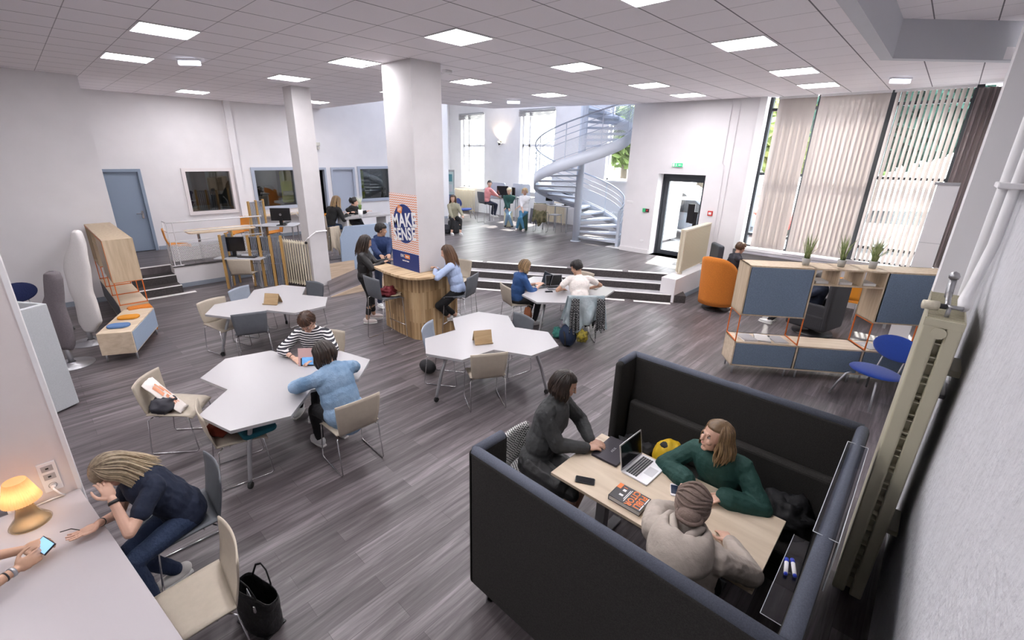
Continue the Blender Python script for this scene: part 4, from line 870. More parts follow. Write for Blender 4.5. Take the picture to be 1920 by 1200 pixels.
MB().tube([(0, 0, 0), (.01, -.035, 0)], .016, 12).build('black_collar', BLK, t); MB().tube([(.01, -.035, 0), (.02, -.11, 0)], .013, 10).tube([(.01, -.05, 0), (-.005, -.05, -.06)], .011, 8).tube([(.04, -.04, 0), (.4, -.04, .02)], .014, 10).build('metal_joint', STEEL, t, smooth=True)
MB().tube([(.32, -.04, 0), (.40, -.04, .06), (.42, -.04, .10)], .02, 10).lathe([(0, 0), (.026, 0), (.03, .02), (.02, .04), (0, .05)], (.42, -.04, .1), 10).build('bleed_cap', STEEL, t, smooth=True)
t = thing('heating_pipe', 'pair of fat white heating pipes running down the right wall to the radiator valve', 'pipe', (0, 0, 0))
MB().tube([(4.3, -.30, 4.9), (4.3, -.30, 2.6), (4.2, -.27, 2.36), (3.95, -.24, 2.29), (3.78, -.24, 2.28)], .028, 14).build('pipe', WHT, t, smooth=True)
MB().tube([(4.55, -.27, 4.9), (4.55, -.27, 0)], .035, 14).build('pipe', WHT, t, smooth=True)
for z in (2.95, 1.5): MB().box(4.25, 4.62, -.345, -.22, z, z+.035).build('clamp', WHT, t, bevel=.008)
struct('wall_right_pier_edge', MB().box(4.80, 4.86, -.36, -.11, 0, 5), WHT)
t = thing('flip_chart', 'large white whiteboard standing on edge against the window wall', 'whiteboard', (0, 0, 0))
MB().box(9.6, 9.66, -.12, .13, .0, 2.78).box(9.66, 9.68, -.12, .12, .02, 2.76).build('panel', WHT, t, bevel=.004); MB().box(9.59, 9.70, -.12, .16, 2.78, 2.82).build('top_rail', ALU, t); MB().box(9.595, 9.6, -.12, .13, 1.92, 1.925).build('seam', ALU, t)
# ---- lounge behind the divider
def tub_chair(loc, yaw, m, label, h=1.15, name='lounge_chair'):
    t = thing(name, label, 'armchair', loc, yaw)
    def sh(u, v):
        a = math.radians(180+(u-.5)*210); k = abs(u-.5)*2; hh = .62 + (h-.62)*(1-k**3); z = .14+(hh-.14)*v; r = .34+.03*v
        return (r*math.cos(a)*1.02-.03*v, r*math.sin(a), z)
    MB().grid(28, 10, sh).build('shell', m, t, smooth=True, solid=.05)
    MB().lathe([(0, .16), (.28, .16), (.31, .22), (.31, .38), (.27, .42), (0, .43)], n=24).build('seat', m, t, smooth=True)
    MB().lathe([(0, 0), (.27, 0), (.27, .02), (.05, .035), (.04, .16)], n=28).build('swivel_base', BLK, t, smooth=True)
    return t
tub_chair((10.05, 3.05, 0), -10, ORGF, 'orange tub armchair with a dark round base at the left of the oak divider', 1.18)
t = thing('lounge_chair', 'dark grey high-backed swivel armchair seen through the gap of the divider', 'armchair', (9.95, 1.22, 0), 75)
MB().box(-.34, -.22, -.34, .34, .14, 1.12).build('backrest', mat('graphite_felt', (.035, .035, .04), .9, bump=.2), t, bevel=.06, seg=3); MB().box(-.3, .36, -.34, .34, .14, .44).build('seat', MC['graphite_felt'], t, bevel=.05, seg=3)
for s_ in (-1, 1): MB().box(-.3, .34, .28*s_-.05, .28*s_+.05, .3, .62).build('armrest', MC['graphite_felt'], t, bevel=.03, seg=3)
MB().lathe([(0, 0), (.33, 0), (.33, .02), (.06, .04), (.05, .15)], n=28).build('swivel_base', BLK, t, smooth=True)
t = thing('office_chair', 'black leather office chair under the man at the desk by the windows', 'chair', (10.95, 3.25, 0), -50)
LEA = mat('black_office_leather', (.035, .042, .055), .45)
MB().box(-.32, -.2, -.27, .27, .5, 1.28).build('backrest', LEA, t, bevel=.05, seg=3); MB().box(-.28, .25, -.26, .26, .42, .52).build('seat', LEA, t, bevel=.04, seg=3); MB().tube([(0, 0, .42), (0, 0, .1)], .03).build('column', BLK, t)
mb = MB()
for k in range(5): mb.bar((0, 0, .1), U2(72*k)*.3+V((0, 0, .05)), .04, .03)
mb.build('star_base', BLK, t)
t = thing('window_desk', 'long pale desk under the blinds with white papers on it', 'desk', (0, 0, 0))
MB().box(11.2, 11.95, .2, 3.1, .72, .75).build('desk_top', LAM, t)
for x in (11.25, 11.9):
    for y in (.25, 3.05): MB().box(x-.025, x+.025, y-.025, y+.025, 0, .72).build('leg', ALU, t)
tag(MB().box(11.35, 11.5, 2.7, 2.85, .75, .80).build('tan_box', mat('cardboard', (.42, .27, .13), .8)), 'small tan cardboard box on the desk in front of the man', 'box')
tag(MB().box(-.01, .0, -.22, .22, 0, .42).build('white_screen', LAM), 'white upright sheet on the desk near the orange chair', 'sheet').location = (11.6, 1.0, .75)
t = thing('orange_seat_chair', 'orange chair top showing above the divider beside the right potted grass', 'chair', (11.0, .95, 0), 0)
MB().grid(8, 6, lambda u, v: (-.05*v, (u-.5)*.46, .5+.42*v)).build('backrest', ORG, t, smooth=True, solid=.02); MB().box(0, .4, -.22, .22, .44, .47).build('seat', ORG, t)
for x in (0, .38):
    for y in (-.2, .2): MB().tube([(x, y, .44), (x, y, 0)], .01).build('leg', CHROME, t)
# ---- panel radiator on the ledge
t = thing('panel_radiator', 'cream upright panel radiator on the white ledge in front of the glass door', 'radiator', (0, 0, 0))
R0 = V((10.22, 4.05, 0)); R1 = V((11.95, 4.12, 0)); M_ = frameM(R0, R1-R0, (0, 1, 0)); wL = (R1-R0).length
MB().box(0, wL, -.05, -.02, .60, 1.56, M_).box(0, wL, .02, .05, .60, 1.56, M_).build('panel', CREAM, t, bevel=.006); mb = MB()
for k in range(40): mb.box(.02+k*(wL-.05)/39, .028+k*(wL-.05)/39, -.062, .062, .62, 1.54, M_)
mb.build('fins', CREAM, t); MB().box(0, wL, -.065, .065, 1.55, 1.58, M_).build('top_grille', CREAM, t)
for x in (.1, wL-.15): MB().box(x, x+.05, -.05, .05, .54, .62, M_).build('foot', CREAM, t)
# ---- left shelf unit with bench
def lcl(t_): return t_
t = thing('shelf_unit', 'oak shelving with orange frames standing along the left, seen from its end', 'shelving', (.78, 9.87, 0), 90)
# local x = depth axis along +y world, local y = -x world ; simpler: build in world offsets
t.rotation_euler = (0, 0, 0); t.location = (0, 0, 0)
x0, x1 = .78, 1.19
mb = MB(); mb.box(x0, x1, 9.87, 12.35, 1.64, 1.66); mb.box(x0, x1, 9.87, 9.89, .951, 1.639).box(x0, x1, 10.68, 10.70, .951, 1.639).box(x0, x1, 9.87, 10.70, .93, .95).box(x0, x1, 11.5, 12.35, .93, .95).box(x0, x1, 11.5, 11.52, .951, 1.639).box(x0, x1, 12.33, 12.35, .951, 1.639).box(x1-.02, x1-.002, 9.891, 10.679, .951, 1.639).box(x1-.02, x1-.002, 11.521, 12.329, .951, 1.639).box(x0, x1, 10.7, 11.5, 1.42, 1.44)
mb.build('upper_cabinet', OAKV, t)
mb = MB(); mb.box(x0, x1, 9.87, 12.35, .50, .52).box(x0, x1, 9.87, 12.35, .14, .16).box(x1-.02, x1-.002, 9.875, 12.345, .161, .499)
for y in (9.87, 10.69, 11.51, 12.33): mb.box(x0+.001, x1-.001, y+(.001 if y < 9.9 else -.001), y+.019, .161, .499)
mb.build('low_cabinet', OAKT, t)
MB().box(x0-.004, x0+.012, 9.9, 12.3, .17, .49).build('painted_shade_sheet', mat('painted_shade_grey', (.12, .12, .13), .8), t)  # flat dark sheet over the open side paints in the cabinet's shaded inside
MB().box(x0-.012, x0+.004, 9.90, 10.67, .955, 1.62).build('inner_door', OAKV, t)
for y in (9.88, 10.69, 11.5, 12.34): MB().bar((x0+.01, y, .52), (x0+.01, y, .93), .014).bar((x1-.01, y, .52), (x1-.01, y, .93), .014).bar((x0, y, .53), (x1, y, .53), .014).bar((x0, y, .925), (x1, y, .925), .014).build('orange_frame', ORGP, t)
MB().bar((x0, 9.88, .93), (x0, 9.88, 1.64), .012).bar((x0, 9.88, 1.64), (x0, 12.3, 1.64), .012).bar((x0, 10.7, .93), (x0, 10.7, 1.64), .012).build('orange_edge', ORGP, t)
for y in (9.95, 11.1, 12.28):
    for x in (x0+.05, x1-.05): MB().tube([(x, y, .14), (x, y, 0)], .014).build('leg', ALU, t, smooth=True)
t = thing('bench_cabinet', 'low oak bench cabinet with a pale blue felt side and two seat pads', 'bench', (0, 0, 0))
bq = [(.325, 8.63), (.715, 8.42), (1.20, 9.54), (.81, 9.74)]
MB().prism(bq, .13, .48).build('carcass', OAKT, t, bevel=.003)
e = V((1.20-.715, 9.54-8.42, 0)).normalized(); nn = V((e.y, -e.x, 0)); p0 = V((.715, 8.42, 0)); ln = V((1.20-.715, 9.54-8.42, 0)).length
MB().box(.03, ln-.03, -.004, .012, .15, .46, frameM(p0, e, (-nn.x, -nn.y, 0)) @ Matrix.Translation((0, -.004, 0))).build('felt_side', PALF, t)
for q in bq:
    c = V((q[0], q[1])); m_ = V((.76, 9.08)); c = c+(m_-c)*.12; MB().tube([(c.x, c.y, .13), (c.x, c.y, 0)], .014).build('leg', ALU, t, smooth=True)
def pad(cx, cy, m, label):
    a = math.degrees(math.atan2(-.21, .39)); o = MB().prism(roundrect(-.15, .15, -.1, .1, .09, 6), 0, .035).build('seat_pad', m, bevel=.012, seg=3); o.location = (cx, cy, .482); o.rotation_euler = (0, 0, math.radians(a)); tag(o, label, 'cushion', 'seat pads on the oak bench')
pad(.62, 8.80, mat('pad_blue', (.10, .19, .38), .9, bump=.2, bs=300), 'slate blue oblong seat pad on the oak bench'); pad(.80, 9.18, mat('pad_orange', (.62, .25, .02), .9, bump=.2, bs=300), 'orange oblong seat pad on the oak bench')
tag(MB().box(.86, 1.2, 9.62, 9.84, .03, .5).build('orange_pouffe', ORGF, bevel=.03), 'orange felt block between the oak bench and the left shelving', 'pouffe')
# ---- cloud screens
def cloud(loc, yaw, prof, m, label, base, th=.10):
    t = thing('cloud_screen', label, 'screen', loc, yaw, 'upholstered cloud screens')
    # prof: list of (z, y0, y1) half outlines ; thick rounded slab in the local x direction
    def f(u, v):
        k = v*(len(prof)-1); i = min(int(k), len(prof)-2); w_ = k-i; z = prof[i][0]*(1-w_)+prof[i+1][0]*w_; a = prof[i][1]*(1-w_)+prof[i+1][1]*w_; b = prof[i][2]*(1-w_)+prof[i+1][2]*w_
        q = u*2*math.pi; c = (a+b)/2; h = (b-a)/2; taper = min(1, (v*14)**.5, ((1-v)*14)**.5)
        return (th/2*math.copysign(abs(math.sin(q))**.7, math.sin(q))*taper, c+h*math.copysign(abs(math.cos(q))**.6, math.cos(q)), z)
    o = MB().grid(28, 40, f).build('padded_panel', m, t, smooth=True)
    sm = o.modifiers.new('soft', 'SMOOTH'); sm.factor = .6; sm.iterations = 2
    MB().tube([(base[0], base[1], .02), (base[0], base[1], prof[0][0]+.08)], .035, 12).build('post', ALU, t, smooth=True)
    MB().lathe([(0, .0), (.27, .0), (.27, .012), (.06, .035), (.05, .05)], (base[0], base[1], 0), 32).build('base_disc', ALU, t, smooth=True)
cloud((.24, 9.89, 0), 44, [(.17, -.18, -.07), (.25, -.24, -.02), (.36, -.35, .02), (.71, -.36, -.02), (.89, -.34, .01), (1.26, -.41, 0), (1.45, -.42, -.06), (1.68, -.45, -.23), (1.85, -.43, -.31), (1.90, -.40, -.35)], WHTF, 'tall off-white wavy felt screen on a steel disc', (-.0, -.08, 0), .13)
cloud((-.03, 8.93, 0), 44, [(.24, -.10, .05), (.38, -.15, .15), (.62, -.18, .2), (.90, -.17, .2), (.98, -.17, .10), (1.1, -.2, .02), (1.34, -.25, -.04), (1.42, -.23, -.07), (1.46, -.19, -.12)], BRNF, 'tall grey-brown rounded felt screen on a steel disc, nearest the corner', (0, -.02, 0), .16)
t = thing('felt_screen', 'light grey felt folding screen standing at the left', 'screen', (0, 0, 0))
MB().prism([(-.06, 7.36), (-.30, 7.22), (-.60, 7.14), (-.62, 7.19), (-.33, 7.27), (-.10, 7.41)], .02, 1.36).build('front_leaf', LGRF, t, bevel=.012, seg=3)
MB().prism([(-.06, 7.36), (-.30, 7.72), (-.34, 7.70), (-.10, 7.36)], .02, 1.36).build('side_leaf', LGRF, t, bevel=.012, seg=3)
# ============================================================ LEFT PLATFORM, ATRIUM
t = thing('railing', 'white steel railing with a perforated panel on the raised floor at the left', 'railing', (0, 0, 0))
HOL = holes_mat('punched_white_sheet', (.78, .76, .76), .035, .32)
mb = MB(); C0 = (2.18, 12.63); C1 = (4.25, 12.63); C2 = (2.18, 12.98)
for z in (1.52, 1.30, 1.08): mb.tube([(C2[0], C2[1], z), (C0[0], C0[1], z), (C1[0], C1[1], z)], .016 if z > 1.5 else .011, 8)
mb.tube([(C2[0], 12.98, .5), (C2[0], 12.98, 1.54)], .016, 8); mb.build('rail', WHT, t, smooth=True)
for x in (2.18, 2.30, 4.2):
    MB().bar((x, 12.63, .5), (x, 12.63, 1.53), .04, .012).box(x-.06, x+.06, 12.60, 12.66, .515, .525).build('post', WHT, t)
MB().grid(1, 1, lambda u, v: (2.2+2.0*u, 12.63, .62+.40*v)).build('perforated_panel', HOL, t, uvs=(2.0, .4)); MB().grid(1, 1, lambda u, v: (2.18, 12.65+.33*u, .62+.40*v)).build('perforated_panel', HOL, t, uvs=(.33, .4))
t = thing('oak_table', 'pale oak table behind the white railing with a grey column leg', 'table', (3.35, 12.98, .5))
MB().prism(roundrect(-.75, .75, -.33, .33, .12), .71, .74).build('tabletop', OAKT, t, bevel=.004); MB().tube([(.2, 0, .71), (.2, 0, 0)], .045, 12).build('column', ALU, t); MB().tube([(-.5, 0, .71), (-.5, 0, 0)], .03, 12).build('column', ALU, t)
tag(MB().box(4.6, 6.9, 14.75, 15.15, 1.22, 1.25).box(4.65, 4.69, 14.8, 15.1, .5, 1.22).box(6.8, 6.84, 14.8, 15.1, .5, 1.22).build('wall_bench', OAKT), 'pale oak ledge table along the white back wall', 'table')
PINE = mat('golden_pine', (.48, .29, .10), .5, var=.12, vs=10, stretch=(20, 20, 2)); TUBE = mat('grey_tube', (.24, .26, .31), .4, .3)
def slat_frame(a, b, z0, z1, label, posts=3):
    """free-standing slatted screen: pine posts with grey tubes between"""
    a = V((*a, 0)); b = V((*b, 0)); d = b-a; t = thing('slatted_screen', label, 'screen', (a.x, a.y, z0), math.degrees(math.atan2(d.y, d.x)), 'pine slatted screens'); L = d.length; H = z1-z0
    for i in range(posts):
        x = L*i/(posts-1); MB().box(x-.028, x+.028, -.022, .022, 0, H).build('post', PINE, t, bevel=.004)
        if i < posts-1:
            mb = MB(); s_ = L/(posts-1)
            for k in range(4): mb.tube([(x+.07+k*(s_-.14)/3, 0, .02), (x+.07+k*(s_-.14)/3, 0, H-.03)], .0135, 8)
            mb.box(x, x+s_, -.01, .01, H-.05, H-.03).box(x, x+s_, -.01, .01, H*.45, H*.45+.02); mb.build('tubes', TUBE, t)
    return t
slat_frame((3.50, 11.55), (4.05, 11.02), 0, 1.24, 'slatted pine screen right of the lower computer desk', 4)
slat_frame((2.98, 11.75), (3.35, 12.15), 0, 1.28, 'slatted pine screen at the left of the lower computer desk', 3)
slat_frame((4.05, 12.85), (4.55, 13.25), .5, 1.88, 'slatted pine screen on the raised floor, left of the upper monitor', 3)
slat_frame((5.15, 12.35), (5.5, 12.0), .5, 1.88, 'slatted pine screen on the raised floor, beside the small white pillar', 3)
def desk_round(loc, yaw, label, z=.73):
    t = thing('computer_desk', label, 'desk', loc, yaw); MB().prism([(-.65, -.25), (.45, -.3), (.45, .32), (.1, .38), (-.3, .3), (-.65, .36)], z-.025, z).build('desk_top', mat('desk_grey', (.55, .56, .60), .45), t, bevel=.004)
    for x, y in ((-.5, .0), (.35, -.2), (.35, .25)): MB().tube([(x, y, z-.02), (x, y, 0)], .02, 8).build('leg', ALU, t)
desk_round((3.45, 11.62, 0), -45, 'grey computer desk between the slatted pine screens, lower floor'); desk_round((4.75, 12.75, .5), -40, 'grey computer desk on the raised floor behind the ribbed radiator', .74)
def monitor(loc, yaw, label, w=.5, h=.31, logo=False, name='monitor'):
    t = thing(name, label, 'monitor', loc, yaw)
    MB().box(-.02, .02, -w/2, w/2, .12, .12+h).build('casing', BLK, t, bevel=.006); MB().box(.02, .022, -w/2+.015, w/2-.015, .135, .105+h).build('screen', SCR, t)
    MB().box(-.04, -.01, -.04, .04, .0, .2).prism(roundrect(-.12, .1, -.12, .12, .04), 0, .012).build('stand', BLK, t)
    if logo:
        MB().lathe([(0, 0), (.03, 0), (.03, .001), (0, .001)], (-.021, 0, .28), 20, Matrix(((0, 0, -1), (1, 0, 0), (0, 1, 0)))).build('round_logo', ALU, t); text('logo_letters', 'hp', BLK, .04, frameM((-.0225, 0, .285), (0, -1, 0), (0, 0, 1)), t, .0005)
    return t
monitor((3.25, 11.85, .73), 235, 'black monitor at the left of the lower computer desk', .52, .34); monitor((3.72, 11.58, .73), 215, 'black monitor at the right of the lower computer desk, behind the slats', .46, .32)
monitor((4.72, 12.6, 1.24), 52, 'black monitor seen from the back with a round grey logo on the raised floor', .5, .33, True)
for x, y, z, yw, l in ((3.42, 11.5, .735, -50, 'black keyboard on the lower computer desk'), (4.95, 12.9, 1.245, 50, 'dark keyboard on the upper computer desk')):
    t = thing('keyboard', l, 'keyboard', (x, y, z), yw); MB().box(-.21, .21, -.065, .065, 0, .018).build('case', BLK, t, bevel=.004); MB().box(-.20, .20, -.055, .055, .018, .022).build('keys', mat('key_grey', (.05, .05, .055), .5), t)
tag(MB().tube([(4.9, 12.4, 1.55), (5.0, 12.3, 1.58), (5.08, 12.3, 1.45), (5.1, 12.3, 1.2), (5.12, 12.25, 1.0)], .012, 8).build('white_cable', WHT, smooth=True), 'looped white cable hanging behind the upper monitor', 'cable')
# ribbed radiators
def ribbed(loc, yaw, n, h, label, m=CREAM, z0=.06, pitch=.078):
    t = thing('ribbed_radiator', label, 'radiator', loc, yaw)
    for k in range(n):
        x = (k-(n-1)/2)*pitch; mb = MB()
        for y in (-.075, 0, .075): mb.tube([(x, y, z0), (x, y, z0+h-.03), (x, y*.7, z0+h)], [.014, .015, .010], 8)
        mb.box(x-.017, x+.017, -.08, .08, z0+.01, z0+.05).box(x-.017, x+.017, -.08, .08, z0+h-.06, z0+h-.03).box(x-.04, x+.04, -.012, .012, z0+.02, z0+.04).box(x-.04, x+.04, -.012, .012, z0+h-.06, z0+h-.04)
        if k in (0, n-1): mb.box(x-.015, x+.015, -.08, -.05, 0, z0+.02).box(x-.015, x+.015, .05, .08, 0, z0+.02)
        mb.build('column', m, t, smooth=False)
    return t
ribbed((4.28, 10.95, 0), -70, 11, 1.05, 'cream ribbed column radiator against the small white pillar', CREAM)
tag(MB().lathe([(0, 0), (.03, 0), (.03, .03), (0, .03)], (4.40, 10.48, 1.10), 14, Matrix(((1, 0, 0), (0, 0, -1), (0, 1, 0)))).build('valve_cap', BLK), 'black cap at the end of the ribbed radiator by the small pillar', 'cap')
ribbed((14.9, 16.7, .5), 90, 18, 1.0, 'long cream ribbed radiator under the left atrium window', mat('cream_warm', (.78, .68, .52), .5))
ribbed((14.9, 11.2, .5), 90, 13, .8, 'cream ribbed radiator under the middle atrium window', MC['cream_warm'])
ribbed((14.6, 7.9, .5), 90, 15, .7, 'white ribbed radiator behind the spiral stair', WHT)
# pale blue panel booth on the platform
t = thing('high_table_screen', 'pale blue felt screen panel with cut corners around a high table behind the bar', 'screen', (0, 0, 0))
a = V((5.32, 10.60, 0)); b = V((6.62, 10.42, 0)); M_ = frameM(a, b-a, (0, 0, 1)); W = (b-a).length; Hh = 1.37
MB().prism([(.08, .03), (W, .0), (W, Hh-.05), (W-.06, Hh), (.14, Hh), (.0, Hh-.28), (-.02, .25), (.0, .1)], -.03, .03, M_).build('felt_panel', PALF, t, bevel=.01, seg=3)
MB().box(5.6, 6.9, 10.75, 11.35, 1.5, 1.54).build('high_table_top', LAM, t); MB().box(5.65, 5.7, 10.8, 11.3, .5, 1.5).box(6.8, 6.85, 10.8, 11.3, .5, 1.5).build('leg', WHT, t)
t = thing('potted_plant', 'small plant with pale upright leaves on the high table behind the blue panel', 'plant', (5.95, 10.62, 1.54)); mb = MB(); rr = random.Random(4)
for k in range(16):
    q = k*.4; mb.tube([(0, 0, .25), (.03*math.cos(q), .03*math.sin(q), .38), (.08*math.cos(q), .08*math.sin(q), .50+.04*math.sin(k))], [.008, .02, .002], 5, flat=.25)
mb.build('leaves', mat('pale_leaf', (.70, .72, .55), .6), t, smooth=True); MB().lathe([(0, .2), (.03, .2), (.045, .32), (.0, .32)]).build('stem_cluster', mat('leaf_green', (.12, .2, .05), .6), t, smooth=True); MB().lathe([(0, 0), (.05, 0), (.06, .2), (0, .2)]).build('pot', WHT, t, smooth=True)
tag(MB().prism(roundrect(-.15, .15, -.1, .1, .02), 0, .02).build('tablet', BLK), 'dark tablet lying on the high table in front of the woman in black', 'tablet').location = (5.75, 11.1, 1.545)
# spiral stair
t = thing('spiral_stair', 'pale blue steel spiral stair with perforated treads and curved rails', 'stair', (12.25, 8.31, .5), 0)
R = 1.42; k_ = .0084; A0 = -85; A1 = 395
zz = lambda a: (a-A0)*k_
MB().tube([(0, 0, 0), (0, 0, 5.2)], .115, 24).lathe([(0, 0), (.17, 0), (.17, .02), (0, .02)]).build('column', STAIR, t, smooth=True)
for i in range(int((A1-A0)/20.5)):
    a = A0+20.5*i+20.5; z = zz(a); mb = MB(); q0, q1 = math.radians(a-21), math.radians(a+2); r0 = .11
    P = [(r0*math.cos(q0-.6), r0*math.sin(q0-.6))] + [(R*math.cos(q0+(q1-q0)*j/4), R*math.sin(q0+(q1-q0)*j/4)) for j in range(5)] + [(r0*math.cos(q1+.6), r0*math.sin(q1+.6))]
    mb.prism(P, z-.012, z); mb.build('tread', mat('light_tread', (.62, .66, .74), .5, .1), t)
    e0 = (R*math.cos(q0), R*math.sin(q0)); MB().bar((r0*math.cos(q0), r0*math.sin(q0), z-.03), (e0[0], e0[1], z-.03), .012, .06).bar((r0*math.cos(q1), r0*math.sin(q1), z-.03), (R*math.cos(q1), R*math.sin(q1), z-.03), .012, .06).build('tread_edge', STAIR, t)
def helix(r, dz0, dz1, a0=A0, a1=A1, n=90):
    return lambda u, v: (r*math.cos(math.radians(a0+(a1-a0)*u)), r*math.sin(math.radians(a0+(a1-a0)*u)), zz(a0+(a1-a0)*u)+dz0+(dz1-dz0)*v)
MB().grid(110, 2, helix(R+.01, -.14, .20)).build('stringer', STAIR, t, smooth=True, solid=.014)
HS = holes_mat('punched_blue_sheet', (.60, .65, .74), .034, .38)
MB().grid(110, 2, helix(R, .26, .62)).build('mesh_guard', HS, t, smooth=True, uvs=(2*math.pi*R*(A1-A0)/360, .36))
mb = MB()
for dz, r in ((1.12, .022), (.95, .010), (.80, .010), (.64, .010), (.24, .010)):
    f = helix(R, dz, dz); mb.tube([f(j/110, 0) for j in range(111)], r, 6)
mb.build('handrail', mat('rail_blue', (.42, .48, .60), .4, .2), t, smooth=True)
for i in range(13):
    a = math.radians(A0+40*i); z = zz(A0+40*i); MB().tube([(R*math.cos(a), R*math.sin(a), z), (R*math.cos(a), R*math.sin(a), z+1.12)], .014, 8).build('baluster', STAIR, t)
q = math.radians(A0); MB().bar((R*math.cos(q), R*math.sin(q), 0), (R*math.cos(q), R*math.sin(q), 1.1), .09, .02).build('newel', STAIR, t)
tag(MB().box(12.15, 12.75, 6.55, 7.15, .501, .505).build('floor_tape', TAPE), 'pale tape at the foot of the spiral stair', 'tape')
# atrium furniture
t = thing('wall_lamp', 'small dark wall lamp between the atrium windows throwing light upward', 'lamp', (15.1, 14.55, 3.62))
MB().lathe([(.02, -.12), (.08, 0), (.1, .02)], ax=Matrix.Rotation(.5, 3, 'X')).build('shade', BLK, t, smooth=True); MB().lathe([(.0, .0), (.09, .012)], ax=Matrix.Rotation(.5, 3, 'X')).build('glowing_mouth', mat('warm_glow', (1, .85, .6), .5, emit=12), t); MB().box(0, .1, -.03, .03, -.04, .04).build('arm', BLK, t)
wl = bpy.data.lights.new('wall_light', 'SPOT'); wl.energy = 14; wl.color = (1, .8, .55); wl.spot_size = 2.2; wl.spot_blend = .6; wl.shadow_soft_size = .05; wo = bpy.data.objects.new('wall_light', wl); C.objects.link(wo); wo.location = (14.95, 14.55, 3.72); wo.rotation_euler = V((.35, 0, 1)).to_track_quat('-Z', 'Y').to_euler()
t = thing('poster_rack', 'glass poster rack with coloured leaflets at the far left of the atrium', 'rack', (13.0, 15.6, .5), 200)
MB().box(-.02, .02, -.3, .3, .3, 1.9).build('board', mat('rack_glass', (.55, .66, .66), .3), t); MB().box(-.03, .03, -.32, -.3, 0, 1.95).box(-.03, .03, .3, .32, 0, 1.95).box(-.03, .03, -.32, .32, 1.9, 1.98).build('frame', ALU, t)
for i, c in enumerate([(.75, .65, .1), (.1, .3, .35), (.75, .2, .05), (.7, .7, .72), (.15, .4, .65), (.1, .15, .3)]): MB().box(.02, .026, -.26+.27*(i % 2), -.04+.27*(i % 2), 1.5-.42*(i//2), 1.8-.42*(i//2)).box(-.026, -.02, -.26+.27*(i % 2), -.04+.27*(i % 2), 1.5-.42*(i//2), 1.8-.42*(i//2)).build('leaflet', mat('leaflet_%d' % i, c), t)
def hightable(x0, x1, y0, y1, z, label, legs=True):
    t = thing('high_table', label, 'table', ((x0+x1)/2, (y0+y1)/2, .5)); w, d = (x1-x0)/2, (y1-y0)/2
    MB().box(-w, w, -d, d, z-.03, z).build('tabletop', LAM, t)
    for sx in (-1, 1):
        for sy in (-1, 1): MB().tube([(sx*(w-.04), sy*(d-.04), z-.03), (sx*(w-.04), sy*(d-.04), 0)], .022, 8).build('leg', ALU, t)
hightable(13.4, 14.1, 12.55, 13.5, .95, 'white high table with a screen where the man in the pink shirt works')
hightable(13.3, 14.0, 11.35, 11.9, 1.08, 'white narrow standing table between the seated people in the atrium')
hightable(13.3, 14.1, 9.45, 10.6, .92, 'white high desk with two monitors beside the spiral stair')
for x, y, l in ((13.75, 13.35, 'pale divider panel behind the pink shirt man'), (13.95, 12.2, 'pale divider panel behind the man in the green jacket'), (13.6, 10.75, 'pale divider panel left of the two black monitors')):
    o = MB().prism(roundrect(-.45, .45, 0, .62, .06), -.015, .015, Matrix(((0, 0, 1, 0), (1, 0, 0, 0), (0, 1, 0, 0), (0, 0, 0, 1)))).build('divider_panel', mat('divider_grey', (.50, .54, .62), .7)); o.location = (x, y, 1.42); tag(o, l, 'panel')
monitor((13.65, 12.95, 1.45), 215, 'black monitor in front of the man in the pink shirt', .46, .36); monitor((13.7, 12.4, 1.45), 150, 'silver-backed screen beside the man in the green jacket', .36, .34)
monitor((13.6, 10.35, 1.42), 222, 'black monitor left of the pair beside the spiral stair', .52, .40); monitor((13.62, 9.78, 1.42), 235, 'black monitor right of the pair beside the spiral stair', .50, .36)
t = thing('stool', 'cream cylinder stool under the man in the green jacket', 'stool', (12.95, 11.95, .5)); MB().lathe([(0, 0), (.16, 0), (.17, .04), (.17, .56), (.15, .6), (0, .6)]).build('seat_drum', mat('cream_drum', (.72, .68, .48), .7), t, smooth=True)
t = thing('stool', 'dark green cylinder stool under the woman in the white blouse', 'stool', (12.75, 11.0, .5)); MB().lathe([(0, 0), (.15, 0), (.16, .04), (.16, .6), (.14, .64), (0, .64)]).build('seat_drum', mat('green_drum', (.05, .12, .09), .7), t, smooth=True)
t = thing('stool', 'pale high stool frame beside the desk at the spiral stair', 'stool', (13.2, 9.9, .5)); MB().box(-.17, .17, -.17, .17, .60, .63).build('seat', LAM, t)
for a in (-.15, .15):
    for b in (-.15, .15): MB().tube([(a, b, .6), (a*1.2, b*1.2, 0)], .012).build('leg', CHROME, t)
t = thing('stool', 'dark stool under the woman seated at the left edge of the atrium', 'stool', (10.35, 12.15, .5)); MB().lathe([(0, 0), (.19, 0), (.2, .05), (.2, .38), (.17, .43), (0, .43)]).build('seat_drum', mat('drum_black', (.03, .03, .035), .7), t, smooth=True)
def drape(name, label, cat, loc, yaw, w, h, m, seed, th=.012, amp=.05):
    """garment hung over a chair back: front and rear falls joined over the top"""
    t = thing(name, label, cat, loc, yaw); rr = seed*7.3
    def f(u, v):
        s_ = 1-abs(2*v-1); side = 1 if v > .5 else -1; y = (u-.5)*w*(1+.25*(1-s_)); z = -h*(1-s_)*(.82+.28*noise.noise(V((u*4, rr, side)))) ; x = side*(.05+.07*(1-s_)) + amp*noise.noise(V((u*6+rr, v*3, 1)))*(1-s_)*1.6 + .02*math.sin(u*22+rr)*(1-s_)
        return (x, y, z+.02*noise.noise(V((u*5, v*5, rr))))
    MB().grid(44, 36, f).build('cloth', m, t, smooth=True, solid=th); return t
CAM = mat('camouflage', (.05, .06, .025), .9, col2=(.25, .22, .13), vs=7, det=1)
drape('camouflage_jacket', 'camouflage jacket hanging over the stool beside the spiral stair', 'jacket', (12.75, 10.25, 1.52), 30, .42, .85, CAM, 5)
